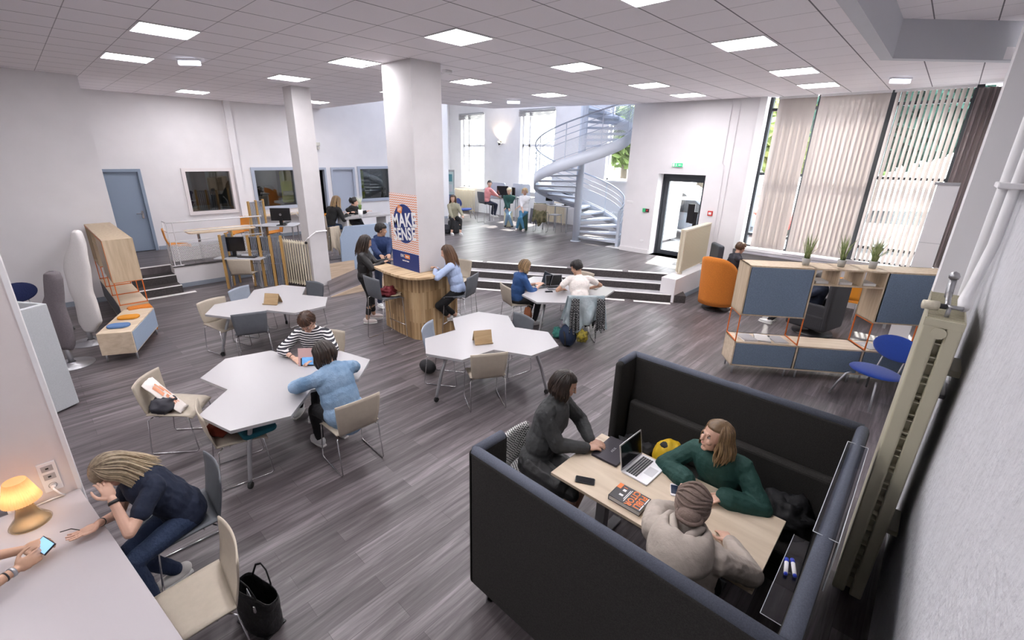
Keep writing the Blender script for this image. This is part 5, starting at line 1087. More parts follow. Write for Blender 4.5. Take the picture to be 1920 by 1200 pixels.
drape('grey_scarf', 'grey cloth hanging at the left of the camouflage jacket', 'cloth', (12.85, 10.62, 1.3), 30, .2, .6, mat('cloth_grey', (.14, .14, .17), .9), 9)
DEN = mat('washed_denim', (.26, .33, .36), .9, col2=(.48, .54, .56), vs=5, bump=.5, bs=25)
drape('denim_jacket', 'washed pale denim jacket hung over the chair of the man in the white T-shirt', 'jacket', (6.245, 3.945, .90), 45, .60, .64, DEN, 2, .016, .09)
PLD = check_mat('plaid_shirt', (.012, .012, .015), (.20, .20, .20), 44)
for dy, l, s_ in ((-.24, 'black and white checked shirt sleeve hanging at the right of the washed denim jacket', 3), (.19, 'black and white checked shirt hanging in the middle of the washed denim jacket', 4)):
    p = V((6.215, 3.915, 0)) + U2(135)*dy; drape('checked_shirt', l, 'shirt', (p.x, p.y, .86), 45, .13, .66, PLD, s_, .014, .06)
# ============================================================ PEOPLE
def skin(name, c): return mat('skin_'+name, c, .5, var=.06, vs=12)
SK = skin('light', (.62, .38, .28)); SKT = skin('tan', (.46, .27, .18))
def ik(a, b, l1, l2, hint):
    a = V(a); b = V(b); d = b-a; L = min(d.length, (l1+l2)*.995); dn = d.normalized(); b = a+dn*L
    x = (l1*l1-l2*l2+L*L)/(2*L); h = math.sqrt(max(l1*l1-x*x, 1e-6)); hv = V(hint); hv = hv-dn*hv.dot(dn)
    if hv.length < 1e-4: hv = dn.orthogonal()
    return a+dn*x+hv.normalized()*h, b
def hand(mb, w, d, inward, up=(0, 0, 1), curl=.35, s_=1, spread=.10):
    """palm, four jointed fingers of different length and a thumb from the side of the palm"""
    w = V(w); d = V(d).normalized(); n = V(up); n = (n-d*n.dot(d)).normalized(); lat = n.cross(d)
    if lat.dot(V(inward)) < 0: lat = -lat
    k = s_
    M3 = Matrix(((d.x, lat.x, n.x), (d.y, lat.y, n.y), (d.z, lat.z, n.z)))
    mb.ell(w+d*.045*k, (.050*k, .040*k, .016*k), M3, 12, 8)
    for i, (o, L) in enumerate(((.030, .078), (.010, .086), (-.011, .080), (-.030, .063))):
        p = w+d*.078*k+lat*o*k; dr = (d+lat*(o*spread*28*.35)).normalized(); c = 0; r = .0088*k
        mb.cone(w+d*.03*k+lat*o*.7*k, p, .011*k, r)
        for j, f in enumerate((.45, .32, .25)):
            c += curl*(.7+.25*j)*(1+.12*i); q = p + (dr*math.cos(c) - n*math.sin(c))*L*f*k; mb.cone(p, q, r, r*.88, 8); p = q; r *= .9
    p = w+d*.02*k+lat*.030*k; q = p+(d*.6+lat*.72-n*.25).normalized()*.038*k; mb.cone(p, q, .013*k, .011*k, 8)
    q2 = q+(d*.95+lat*.25-n*.25).normalized()*.032*k; mb.cone(q, q2, .0105*k, .009*k, 8); q3 = q2+(d*1-lat*.05-n*.2).normalized()*.024*k; mb.cone(q2, q3, .009*k, .0075*k, 8)
def person(label, loc, yaw, pel, head, look, hands, feet, top, bottom, hair, skin_=SK, vox=.009, shoes=((.7, .7, .7), True), H=1, stand=False, female=True, curl=(.35, .35), elb=(None, None), knee=None, sl='long', cuff=None, extra=None, upn=((0, 0, 1), (0, 0, 1)), handdir=(None, None), face=False, wide=1.0, bulk=.014, it=3):
    root = thing('person', label, 'person', loc, 0); o_ = V(loc)
    f = U2(yaw); l = V((-f.y, f.x, 0)); P = V(pel)-o_; Hc = V(head)-o_; hands = [V(h)-o_ if h is not None else None for h in hands]; feet = [V(x)-o_ for x in feet]
    sp = (Hc-P).normalized(); hy, hp = look; hf = U2(hy); hf = V((hf.x*math.cos(math.radians(hp)), hf.y*math.cos(math.radians(hp)), -math.sin(math.radians(hp))))
    hl = V((-U2(hy).y, U2(hy).x, 0)); hu = hf.cross(hl)*1.0; 
    if hu.z < 0 and abs(hp) < 80: hu = -hu
    NB = Hc - sp*.11*H - hu*.065*H - hf*.02; s = (NB-P).normalized(); fw = (f-s*f.dot(s)).normalized(); M3 = Matrix(((fw.x, l.x, s.x), (fw.y, l.y, s.y), (fw.z, l.z, s.z))); TL = (NB-P).length
    sw = (.165 if female else .19)*H*wide; hw = .09*H
    sh = [NB - s*.055*H + l*sw, NB - s*.055*H - l*sw]; arm = []
    for i in (0, 1):
        sg = 1 if i == 0 else -1; h_ = hands[i]
        if h_ is None: h_ = sh[i]-s*.45+f*.1
        hint = elb[i] if elb[i] else (l*sg*.6 - V((0, 0, 1)) - f*.3)
        e, wv = ik(sh[i], h_, .285*H, .25*H, hint); arm.append((sh[i], e, wv))
    leg = []
    for i in (0, 1):
        sg = 1 if i == 0 else -1; hp_ = P + l*hw*sg - s*.02; kh = knee or ((f*.3+l*sg*.1) if stand else (f+V((0, 0, .8))+l*sg*.12)); ank = feet[i]+V((0, 0, .075)); kn, ak = ik(hp_, ank, .43*H, .42*H, kh); leg.append((hp_, kn, ak))
    def torso(mb, g, lo=0.0):
        mb.ell(P+s*.02, (.115*H+g, .165*H*wide+g, .13*H+g), M3, 18, 12); mb.ell(P+s*TL*.36, (.102*H+g*1.3, .138*H*wide+g*1.3, .19*H+g), M3, 18, 12)
        mb.ell(P+s*TL*.70+fw*.012, ((.115 if female else .12)*H+g, (.150 if female else .17)*H*wide+g, .185*H+g), M3, 18, 12)
        if female:
            for sg in (1, -1): mb.ell(P+s*TL*.66+fw*.075*H+l*.062*sg, (.05+g, .06+g, .06+g), M3, 12, 8)
        mb.cone(NB-s*.06*H+l*sw*.86, NB-s*.06*H-l*sw*.86, .055*H+g, .055*H+g); mb.cone(P+s*TL*.8, NB+s*.005, .085*H+g, .045*H+g)
    def head_(mb):
        k = H*1.07; Mh = Matrix(((hf.x, hl.x, hu.x), (hf.y, hl.y, hu.y), (hf.z, hl.z, hu.z)))
        mb.ell(Hc-hf*.012*k+hu*.02*k, (.094*k, .074*k, .098*k), Mh, 20, 14); mb.ell(Hc+hf*.022*k-hu*.035*k, (.066*k, .056*k, .082*k), Mh, 18, 12); mb.ell(Hc+hf*.058*k-hu*.098*k, (.024*k, .026*k, .018*k), Mh)
        mb.cone(Hc+hf*.084*k+hu*.012*k, Hc+hf*.100*k-hu*.028*k, .007*k, .0110*k, 8); mb.ell(Hc+hf*.078*k-hu*.060*k, (.012*k, .024*k, .012*k), Mh, 10, 6)
        mb.cone(Hc+hf*.078*k+hu*.022*k+hl*.03*k, Hc+hf*.078*k+hu*.022*k-hl*.03*k, .0085*k, .0085*k, 8)
        for sg in (1, -1): mb.ell(Hc+hl*.076*k*sg-hf*.012*k-hu*.015*k, (.018*k, .009*k, .03*k), Mh, 10, 8); mb.ell(Hc+hf*.062*k+hl*.036*k*sg-hu*.03*k, (.022*k, .02*k, .022*k), Mh, 10, 8)
        mb.cone(NB-s*.02, Hc-hu*.05*k-hf*.02*k, .053*k, .050*k, 12)
    b = MB(); torso(b, -.006); head_(b)
    for i in (0, 1):
        a, e, wv = arm[i]; b.cone(a, e, .046*H, .037*H, 12); b.cone(e, wv, .037*H, .025*H, 12)
        if hands[i] is not None:
            dr = V(handdir[i]) if handdir[i] else (wv-e).normalized(); sg = 1 if i == 0 else -1
            hand(b, wv, dr, -l*sg if abs(V(upn[i]).z) > .5 else V((0, 0, 1)), upn[i], curl[i], H)
        a, kn, ak = leg[i]; b.cone(a, kn, .08*H, .054*H, 12); b.cone(kn, kn+(ak-kn)*.35, .054*H, .055*H, 12); b.cone(kn+(ak-kn)*.35, ak, .055*H, .036*H, 12); b.ell(ak-V((0, 0, .035))+f*.05, (.11, .04, .035), Matrix(((f.x, l.x, 0), (f.y, l.y, 0), (0, 0, 1))), 12, 8)
    def finish(o, vs, it=2, disp=0, seed=0):
        m = o.modifiers.new('skin', 'REMESH'); m.mode = 'VOXEL'; m.voxel_size = vs; m.use_smooth_shade = True
        sm = o.modifiers.new('soft', 'SMOOTH'); sm.factor = .5; sm.iterations = it
        if disp:
            tx = bpy.data.textures.get('folds') or bpy.data.textures.new('folds', 'CLOUDS'); tx.noise_scale = .085; tx.noise_depth = 2
            dm = o.modifiers.new('folds', 'DISPLACE'); dm.texture = tx; dm.strength = disp; dm.mid_level = .5; dm.texture_coords = 'LOCAL'
    o = b.build('body', skin_, root); finish(o, vox*.75 if face else vox, 2)
    # top
    tp = MB(); torso(tp, .008+bulk); slr = {'long': (1, .92), 'short': (.55, 0), 'roll': (1, .45)}[sl]
    for i in (0, 1):
        a, e, wv = arm[i]; g = .008+bulk*.85; e2 = a+(e-a)*slr[0]; tp.cone(a, e2, .052*H+g*.6, .040*H+g, 12)
        if slr[1]: w2 = e+(wv-e)*slr[1]; tp.cone(e, w2, .040*H+g, .030*H+g*(1.6 if cuff else .7), 12)
    if extra: extra(tp, dict(P=P, NB=NB, s=s, fw=fw, l=l, M3=M3, TL=TL, arm=arm, leg=leg, Hc=Hc, hf=hf, hu=hu, hl=hl, sw=sw, o=o_))
    o = tp.build('top', top, root); finish(o, vox, it, .018 if vox < .012 else .010)
    bt = MB(); kind, bm = bottom
    bt.ell(P-s*.01, (.128*H, .178*H*wide, .125*H), M3, 18, 12)
    for i in (0, 1):
        a, kn, ak = leg[i]; bt.cone(a, kn, .092*H, .064*H, 12)
        if kind == 'trousers': bt.cone(kn, kn+(ak-kn)*.35, .064*H, .062*H, 12); bt.cone(kn+(ak-kn)*.35, kn+(ak-kn)*.93, .062*H, .048*H, 12)
        if kind == 'cropped': bt.cone(kn, kn+(ak-kn)*.72, .064*H, .050*H, 12)
    if kind == 'skirt': bt.cone(leg[0][0], leg[0][0]+(leg[0][1]-leg[0][0])*.75, .12, .10); bt.cone(leg[1][0], leg[1][0]+(leg[1][1]-leg[1][0])*.75, .12, .10)
    o = bt.build(kind if kind == 'skirt' else 'trousers', bm, root); finish(o, max(vox, .008), 3, .014)
    # shoes
    c, low = shoes; sm_ = mat('shoe_%d_%d_%d' % tuple(int(x*100) for x in c), c, .6)
    for i in (0, 1):
        ak = leg[i][2]; s_ = MB(); Mf = Matrix(((f.x, l.x, 0), (f.y, l.y, 0), (0, 0, 1))); g0 = ak-V((0, 0, .075))
        s_.ell(g0+f*.055+V((0, 0, .042)), (.135*H, .047*H, .042*H), Mf, 14, 9); s_.ell(g0-f*.025+V((0, 0, .06)), (.058, .043, .055), Mf, 12, 8)
        o = s_.build('shoe', sm_, root); finish(o, max(vox, .008), 2)
        so_ = MB().prism([tuple((g0+f*x+l*y).to_2d()) for x, y in ((-.075, -.03), (0, -.042), (.12, -.044), (.185, -.02), (.185, .02), (.12, .044), (0, .042), (-.075, .03))], g0.z+.001, g0.z+.022); so_.build('sole', mat('sole_white', (.75, .74, .72)), o, bevel=.004)
    # hair
    style, hm, L = hair; hb = MB(); Mh = Matrix(((hf.x, hl.x, hu.x), (hf.y, hl.y, hu.y), (hf.z, hl.z, hu.z))); hc = Hc-hf*.018*H+hu*.016*H
    def cap(d):
        k = 1-.06*(style != 'short')
        if d.x > .30 and d.z < .42: k = .80
        elif d.x > .1 and d.z < .1: k = .88
        if d.z < -.62 and style == 'short': k *= .82
        return k*(1+.025*noise.noise(d*7))
    if style != 'wrap':
        hb.ell(hc+hu*.006, (.118*H, .097*H, .119*H), Mh, 40, 26, cap)
    hb.at = [.25]*len(hb.v)
    if style in ('long', 'bob', 'fall', 'ponytail'):
        rr = random.Random(int(abs(loc[0]*977)+abs(loc[1]*131))); n = 260 if face else 70; Z = V((0, 0, 1))
        if style == 'ponytail': n = 0
        for k in range(n):
            ph = math.radians(rr.uniform(62, 298)); 
            out = (hf*math.cos(ph)*.104 + hl*math.sin(ph)*.096)*H; r1 = rr.uniform(.98, 1.12)
            st = hc+hu*.117*H+(-hf*.01)+hl*.02*rr.uniform(-1, 1); mid = hc+out*r1*.86+hu*.074*H; sd_ = hc+out*r1-hu*.01*H
            pts = [st, mid, sd_]; q = sd_; lv = L*rr.uniform(.75, 1.08); od = out.normalized(); wv_ = rr.uniform(0, 6)
            dn = (-Z*.75 - hu*.25) if style != 'fall' else (-hu*.85 - Z*.30 - Z*.25*abs(math.sin(ph)))
            back = -fw if style == 'long' else V((0, 0, 0))
            m_ = 5
            for j in range(1, m_+1):
                q = q + dn*lv/m_ + (od*.006 if style != 'bob' else od*(-.006 if j > 3 else .004)) + back*.012*(1 if j < 3 else .4) + V((math.sin(wv_+j*1.3), math.cos(wv_+j), 0))*(.011 if face and hm is HDBL else .005 if face else .003)
                pts.append(q)
            for _ in range(1 if not face else 2):
                c_ = [pts[0]]
                for A_q, B_q in zip(pts, pts[1:]): c_ += [A_q.lerp(B_q, .25), A_q.lerp(B_q, .75)]
                pts = c_+[pts[-1]]
            m2 = len(pts); rad = [(.006+.008*min(1, j/(m2*.2)))*(1 if j < m2*.6 else max(.12, 1-(j/m2-.6)/.42)) for j in range(m2)]
            hb.tube(pts, [x*(.5 if face else .9) for x in rad], 6, flat=.7); sv = rr.random(); hb.at += [.4*sv+.6*min(1, (j//6)/(m2-1)) for j in range(m2*6)]
    if style == 'short' and vox < .012:
        rr = random.Random(int(abs(loc[0]*977)))
        for k in range(150):
            ph = rr.uniform(0, 2*math.pi); out = (hf*math.cos(ph)*.112 + hl*math.sin(ph)*.094)*H; e_ = .62 if math.cos(ph) > .3 else 1; jt = V((rr.uniform(-1, 1), rr.uniform(-1, 1), rr.uniform(-1, 1)))*.006
            pts = [hc+hu*.119*H+out*.15*rr.random(), hc+out*.55+hu*.106*H+jt, hc+out*.86+hu*.072*H+jt, hc+out*(1.0+.04*rr.random())+hu*(.045 if e_ < 1 else .0)*H, hc+out*1.0+hu*(.03 if e_ < 1 else -.035*rr.random())*H]
            hb.tube(pts, [.004, .008, .008, .007, .002], 5, flat=.6); sv = rr.random(); hb.at += [sv*.9]*25
    if style == 'ponytail':
        b0 = hc-hf*.10*H+hu*.02; hb.tube([hc-hf*.08*H+hu*.03, b0-hf*.03, b0-hf*.05-V((0, 0, .06)), b0-hf*.05-V((0, 0, .6*L)), b0-hf*.04-V((0, 0, L))], [.02, .026, .03, .024, .004], 10); hb.at += [.4]*50
    if style == 'wrap': pass
    else:
        o = hb.build('hair', hm, root, smooth=True)
    if face:
        EW = mat('eye_white', (.45, .42, .40), .3); EI = mat('iris_brown', (.05, .025, .015), .3)
        for sg in (1, -1):
            c0 = Hc+hf*.074*H+hl*.031*sg+hu*.002; e_ = MB().ell(c0, (.011, .013, .0070), Mh, 12, 8).build('eye', EW, root, smooth=True); MB().ell(c0+hf*.0095, (.004, .006, .006), Mh, 10, 6).build('iris', EI, e_, smooth=True)
            MB().tube([Hc+hf*.088*H+hl*.014*sg+hu*.022, Hc+hf*.087*H+hl*.03*sg+hu*.029, Hc+hf*.074*H+hl*.047*sg+hu*.022], [.003, .004, .002], 6).build('eyebrow', hm, root, smooth=True)
        MB().tube([Hc+hf*.083*H+hl*.022-hu*.060, Hc+hf*.094*H-hu*.057, Hc+hf*.083*H-hl*.022-hu*.060], [.002, .0055, .002], 8).build('lips', mat('lip_rose', (.50, .17, .15), .4), root, smooth=True)
    root['tmp'] = 1; del root['tmp']
    return root, dict(Hc=Hc, hf=hf, hl=hl, hu=hu, arm=arm, NB=NB, s=s, fw=fw, l=l, P=P, H=H, Mh=Mh)
def hairm(name, a, b):
    if 'hair_'+name in MC: return MC['hair_'+name]
    m = mat('hair_'+name, a, .42); N, L, P = nodes(m); at = N.new('ShaderNodeAttribute'); at.attribute_name = 'strand'
    tc = N.new('ShaderNodeTexCoord'); n = N.new('ShaderNodeTexNoise'); n.inputs['Scale'].default_value = 40; L.new(tc.outputs['Object'], n.inputs[0])
    f = math_n(N, L, 'ADD', at.outputs['Fac'], math_n(N, L, 'MULTIPLY', math_n(N, L, 'SUBTRACT', n.outputs[0], .5), .5)); r = N.new('ShaderNodeValToRGB'); L.new(f, r.inputs[0])
    r.color_ramp.elements[0].position = .15; r.color_ramp.elements[0].color = (*a, 1); r.color_ramp.elements[1].position = .9; r.color_ramp.elements[1].color = (*b, 1); L.new(r.outputs[0], P.inputs['Base Color']); return m
HBLK = hairm('black', (.008, .006, .006), (.02, .015, .013)); HDB = hairm('dark_brown', (.012, .007, .005), (.05, .028, .018)); HBR = hairm('brown', (.05, .025, .012), (.16, .08, .04)); HDBL = hairm('dark_blonde', (.10, .055, .025), (.38, .25, .12)); HBL = hairm('ash_blonde', (.11, .075, .045), (.62, .50, .33)); HPL = hairm('platinum', (.7, .6, .38), (.85, .78, .6)); HGR = hairm('ginger_brown', (.035, .014, .007), (.085, .035, .017))
def cloth(name, c, **k): return mat('cloth_'+name, c, .9, bump=.45, bs=18, **k)
def band(root, info, i, t_, m, r, w, name='bracelet'):
    a, e, wv = info['arm'][i]; d = (wv-e).normalized(); p = e+(wv-e)*t_; return MB().tube([p-d*w/2, p+d*w/2], r, 20).build(name, m, root, smooth=True)
# 1 leaning woman at the near desk
r, i = person('blonde woman in a navy T-shirt and jeans leaning over the near white desk', (.30, 3.58, 0), 190, (.33, 3.56, .56), (.01, 3.60, 1.05), (200, 58),
    [(-.03, 3.43, .95), (-.13, 3.47, .785)], [(.02, 3.30, 0), (.20, 3.50, .02)], cloth('navy_tee', (.008, .014, .035)), ('trousers', mat('dark_jeans', (.018, .034, .080), .85, bump=.4, bs=60)), ('fall', HBL, .27), SK, .006, ((.68, .66, .63), True), sl='short', female=True, face=True, elb=(V((.15, -.75, -1)), V((.3, .6, -.5))), curl=(.5, .12), upn=((.3, -.8, .2), (0, 0, -1)), handdir=(V((-.15, .55, .9)), V((-.95, -.28, .02))), wide=1.0, bulk=.02)
band(r, i, 0, .90, BLK, .031, .022, 'watch_strap'); band(r, i, 1, .86, BLK, .0285, .008)
# 2 left off-frame person
r, i = person('person at the left edge whose two forearms hold a phone above the near white desk', (-1.08, 3.25, 0), 8, (-1.04, 3.3, .56), (-.86, 3.32, 1.22), (8, 30), [(-.47, 3.46, .83), (-.50, 3.31, .82)], [(-.85, 3.42, 0), (-.85, 3.2, 0)], cloth('grey_tee', (.3, .3, .32)), ('trousers', cloth('black_trousers', (.012, .012, .014))), ('bob', HDB, .16), SKT, .006, sl='short', curl=(.45, .55), elb=(V((0, .5, -.8)), V((0, -.5, -.8))), handdir=(V((1, -.15, .05)), V((1, .35, .1))), upn=((0, -.2, 1), (0, -.9, .4)))
band(r, i, 1, .80, BLK, .029, .008); band(r, i, 1, .93, mat('silver_watch', (.4, .4, .42), .3, .8), .030, .018, 'watch')
wire_chair(DGREY, 'dark grey chair beyond the left edge, under the person holding the phone', (-1.08, 3.3, 0), 8)
t = thing('phone', 'lit phone held in two hands over the near white desk', 'phone', (-.375, 3.405, .835), 20); Mp = Matrix.Rotation(-.5, 4, 'Y')
MB().box(-.035, .035, -.07, .07, -.004, .004, Mp).build('case', BLK, t, bevel=.002); MB().box(-.031, .031, -.062, .062, .004, .005, Mp).build('screen', mat('phone_glow', (.22, .42, .75), .3, emit=.4), t)
tag(MB().tube([(-.30, 3.46, .845), (-.25, 3.455, .84), (-.215, 3.44, .815)], .003).build('pen', BLK), 'thin dark pen between the two hands over the white desk', 'pen')
# 3 striped person
STR = stripe_mat('black_white_stripes', (.78, .76, .76), (.025, .025, .035), 2, .030, .42, .03)
r, i = person('person with short brown hair and glasses in a black and white striped top', (2.28, 5.40, 0), 224, (2.26, 5.38, .56), (2.075, 5.19, 1.155), (222, 42), [(1.99, 4.90, .80), (1.84, 5.14, .775)], [(1.95, 5.0, 0), (1.85, 5.2, 0)], STR, ('trousers', cloth('black_trousers', (.012, .012, .014))), ('short', HGR, 0), SK, .008, sl='roll', face=True, female=True, elb=(V((.8, -.8, -.2)), V((-.8, .8, -.3))), curl=(.3, .25), wide=1.05)
g = MB(); Hc, hf, hl, hu = i['Hc'], i['hf'], i['hl'], i['hu']
for sg in (1, -1): g.tube([Hc+hf*.100+hl*(.032*sg+.024*math.cos(q))+hu*(.0+.016*math.sin(q)) for q in [k*math.pi/8 for k in range(16)]], .0022, 6, closed=True)
g.tube([Hc+hf*.102+hl*.008, Hc+hf*.102-hl*.008], .0022, 6)
for sg in (1, -1): g.tube([Hc+hf*.098+hl*.056*sg, Hc+hl*.078*sg-hf*.005], .002, 6)
g.build('glasses', mat('brown_glasses', (.08, .04, .02), .4), r); band(r, i, 1, .86, mat('brown_strap', (.10, .05, .03), .6), .029, .012)
# 4 denim woman
DJ = mat('blue_denim', (.13, .23, .36), .9, col2=(.28, .40, .55), vs=5, bump=.35, bs=70)
def jack(mb, d): mb.cone(d['P']+d['s']*.0+d['fw']*-.02, d['P']-d['s']*.06-d['fw']*.03, .17, .18); mb.cone(d['NB']-d['s']*.02, d['NB']+d['s']*.03, .075, .06)
r, i = person('dark-haired woman in a light blue denim jacket with her back to the camera', (1.84, 3.98, 0), 96, (1.83, 3.93, .57), (1.80, 4.19, 1.16), (108, 35), [(1.66, 4.46, .785), (2.0, 4.48, .785)], [(1.72, 4.38, 0), (1.98, 4.36, 0)], DJ, ('trousers', cloth('black_trousers', (.012, .012, .014))), ('bob', HDB, .15), SK, .008, elb=(V((-1, -.1, -.1)), V((1, -.1, -.1))), extra=jack, wide=1.12, curl=(.3, .3), bulk=.03)
# 5 blue jacket woman at steps table
r, i = person('woman in a blue jacket typing on a laptop at the table near the steps', (6.15, 5.40, 0), -22, (6.12, 5.40, .56), (6.24, 5.30, 1.16), (-30, 30), [(6.45, 5.22, .80), (6.40, 5.08, .80)], [(6.45, 5.38, 0), (6.40, 5.16, 0)], cloth('blue_jacket', (.022, .07, .20)), ('trousers', cloth('charcoal_trousers', (.03, .03, .035))), ('bob', HDBL, .13), SK, .011, sl='roll')
# 6 white T-shirt man
r, i = person('man with short black hair in a white T-shirt with his back to the camera', (6.47, 4.17, 0), 50, (6.46, 4.18, .57), (6.72, 4.50, 1.20), (100, 25), [(6.56, 4.66, .79), (6.98, 4.38, .78)], [(6.60, 4.45, 0), (6.85, 4.25, 0)], cloth('white_tee', (.74, .68, .64)), ('trousers', cloth('black_trousers', (.012, .012, .014))), ('short', HBLK, 0), SKT, .010, female=False, sl='short', elb=(V((-.7, .3, -.6)), V((.7, -.5, -.3))))
# 7 light blue shirt woman
r, i = person('long-haired woman in a light blue shirt on a bar stool at the counter', (5.0, 5.76, 0), 128, (4.98, 5.76, .88), (4.83, 5.86, 1.53), (130, 20), [(4.66, 5.98, 1.235), (4.72, 6.02, 1.235)], [(4.98, 6.02, .22), (5.12, 5.98, .22)], cloth('sky_shirt', (.42, .52, .74)), ('cropped', cloth('black_trousers', (.012, .012, .014))), ('long', HBR, .30), SK, .009, elb=(V((-.5, -.7, -.3)), V((.6, .2, -.6))), curl=(.5, .5), knee=V((-.9, .1, .35)))
# 8 leather jacket woman standing
LJ = mat('black_leather_jacket', (.012, .011, .012), .5, bump=.4, bs=16)
r, i = person('long-haired woman in a black leather jacket standing at the bar counter', (4.14, 7.42, 0), -40, (4.13, 7.40, .93), (4.17, 7.34, 1.58), (-18, 22), [(4.46, 7.12, 1.24), (4.34, 7.08, 1.22)], [(4.12, 7.44, 0), (4.32, 7.52, 0)], LJ, ('cropped', cloth('black_trousers', (.012, .012, .014))), ('long', HDB, .30), SKT, .009, ((.66, .58, .56), True), stand=True, curl=(.6, .5), elb=(V((-.1, .3, -1)), V((-.5, -.5, -.8))))
tag(MB().box(-.035, .035, -.07, .07, 0, .009).build('phone', BLK, bevel=.003), 'dark phone held by the woman in the leather jacket', 'phone').location = (4.46, 7.02, 1.25)
# 9 navy hoodie man
r, i = person('man with short black hair in a navy hooded sweatshirt standing behind the woman in leather', (4.86, 7.98, 0), -100, (4.86, 7.98, 1.0), (4.86, 7.92, 1.66), (-38, 8), [(4.70, 7.45, 1.22), (4.52, 7.42, 1.24)], [(4.95, 7.95, 0), (4.75, 8.0, 0)], cloth('navy_hoodie', (.012, .03, .10)), ('trousers', cloth('dark_blue_trousers', (.02, .03, .06))), ('short', HBLK, 0), SKT, .010, female=False, stand=True, extra=lambda mb, d: mb.ell(d['NB']-d['fw']*.06+V((0, 0, .01)), (.09, .12, .06), d['M3']))
# 10, 11 high table women
r, i = person('woman in a black top seated behind the pale blue panel, back turned', (5.35, 11.15, .5), 20, (5.33, 11.14, 1.36), (5.62, 11.18, 1.93), (30, 30), [(5.75, 11.25, 1.60), (5.78, 11.0, 1.60)], [(5.55, 11.3, .78), (5.6, 11.1, .78)], cloth('black_top', (.01, .01, .011)), ('trousers', cloth('blue_jeans', (.03, .055, .11))), ('long', HDBL, .28), SK, .014)
r, i = person('person with dark hair in a bun seen behind the pale plant at the high table', (6.35, 11.65, .5), -95, (6.35, 11.62, 1.30), (6.30, 11.5, 1.84), (-20, 30), [(6.1, 11.2, 1.6), (6.45, 11.2, 1.6)], [(6.3, 11.4, .7), (6.45, 11.4, .7)], cloth('black_top', (.01, .01, .011)), ('trousers', cloth('black_trousers', (.012, .012, .014))), ('ponytail', HBLK, .15), SK, .014)
wire_chair(TAUPE, 'taupe high stool behind the high table under the person with the bun', (6.35, 11.66, .5), -95, 'bar_stool', 'stool', .68, 1.0)
t = drape('beige_coat', 'beige coat hanging down beside the woman in black behind the pale blue panel', 'coat', (5.30, 10.86, 1.35), 100, .28, .72, cloth('beige_coat', (.50, .43, .34)), 6, .02)
# 12-15 atrium people
r, i = person('woman in an olive blouse seated just right of the poster pillar, far behind', (10.35, 12.15, .5), 250, (10.38, 12.18, 1.04), (10.38, 12.2, 1.66), (215, 5), [(10.42, 11.75, 1.12), (10.1, 11.9, 1.05)], [(10.22, 11.65, .5), (10.0, 11.85, .5)], cloth('olive_blouse', (.30, .28, .20)), ('cropped', cloth('black_trousers', (.012, .012, .014))), ('long', HBR, .28), SK, .014, ((.6, .6, .6), True))
r, i = person('man with dark hair in a pink shirt working on a high stool in the atrium', (12.95, 13.2, .5), -15, (12.95, 13.2, 1.36), (13.08, 13.12, 2.02), (232, 5), [(13.55, 13.1, 1.48), (13.5, 12.92, 1.48)], [(13.25, 13.15, .72), (13.2, 12.95, .72)], cloth('pink_shirt', (.80, .32, .32)), ('trousers', cloth('navy_trousers', (.02, .025, .05))), ('short', HDB, 0), SK, .014, female=False, sl='roll')
r, i = person('person with platinum hair in a dark green striped jacket on the cream stool', (12.95, 11.95, .5), 215, (12.95, 11.95, 1.16), (12.92, 11.92, 1.82), (200, 18), [(12.62, 11.86, 1.14), (12.7, 11.68, 1.14)], [(12.68, 11.85, .5), (12.8, 11.60, .5)], cloth('green_jacket', (.02, .07, .06)), ('trousers', cloth('light_jeans', (.22, .34, .46))), ('short', HPL, 0), SK, .014, ((.03, .03, .03), True), female=False)
r, i = person('blonde woman in a white blouse and blue jeans on the green stool', (12.75, 11.0, .5), 205, (12.75, 11.0, 1.19), (12.76, 11.0, 1.87), (195, 22), [(12.42, 11.12, 1.25), (12.50, 10.85, 1.25)], [(12.45, 11.05, .5), (12.52, 10.78, .5)], cloth('white_blouse', (.78, .76, .76)), ('trousers', cloth('mid_jeans', (.07, .21, .34))), ('bob', hairm('golden', (.42, .28, .14), (.7, .5, .3)), .08), SK, .014, ((.7, .62, .58), True), sl='roll')
tag(MB().box(-.1, .1, -.003, .003, -.14, .14).build('paper_sheet', PAP), 'white sheet held by the blonde woman in the white blouse', 'paper').location = (12.30, 11.18, 1.32)
blob('dark_bag', 'dark bag on the floor beside the seated woman in the olive blouse', 'bag', (10.0, 12.15, .66), (.16, .14, .15), mat('bag_black', (.03, .03, .04), .7), 7, .4)
# 16, 17 lounge people
r, i = person('man with short brown hair seated at the desk by the blinds, only his head showing', (10.95, 3.2, 0), -50, (10.97, 3.18, .60), (11.08, 3.05, 1.20), (-40, 18), [(11.38, 2.92, .80), (11.3, 2.76, .80)], [(11.3, 3.0, 0), (11.2, 2.8, 0)], cloth('dark_jumper', (.03, .03, .04)), ('trousers', cloth('black_trousers', (.012, .012, .014))), ('short', HBR, 0), SK, .011, female=False)
r, i = person('person in dark blue reading a tablet in the dark armchair, mostly hidden by its back', (9.98, 1.24, 0), 78, (9.98, 1.30, .56), (9.98, 1.28, 1.02), (80, 30), [(9.85, 1.62, .80), (10.05, 1.62, .80)], [(9.85, 1.95, 0), (10.1, 1.95, 0)], cloth('ink_jumper', (.015, .022, .045)), ('trousers', cloth('black_trousers', (.012, .012, .014))), ('short', HDB, 0), SK, .012, female=False, H=.95)
t = thing('tablet', 'light blue tablet held by the person in the dark armchair', 'tablet', (9.78, 1.72, .86), 60); MB().box(-.015, .0, -.12, .12, -.08, .08).build('case', LAM, t, bevel=.004); MB().box(-.018, -.015, -.11, .11, -.07, .07).build('screen', mat('tablet_blue', (.14, .26, .42), .3, emit=.2), t)
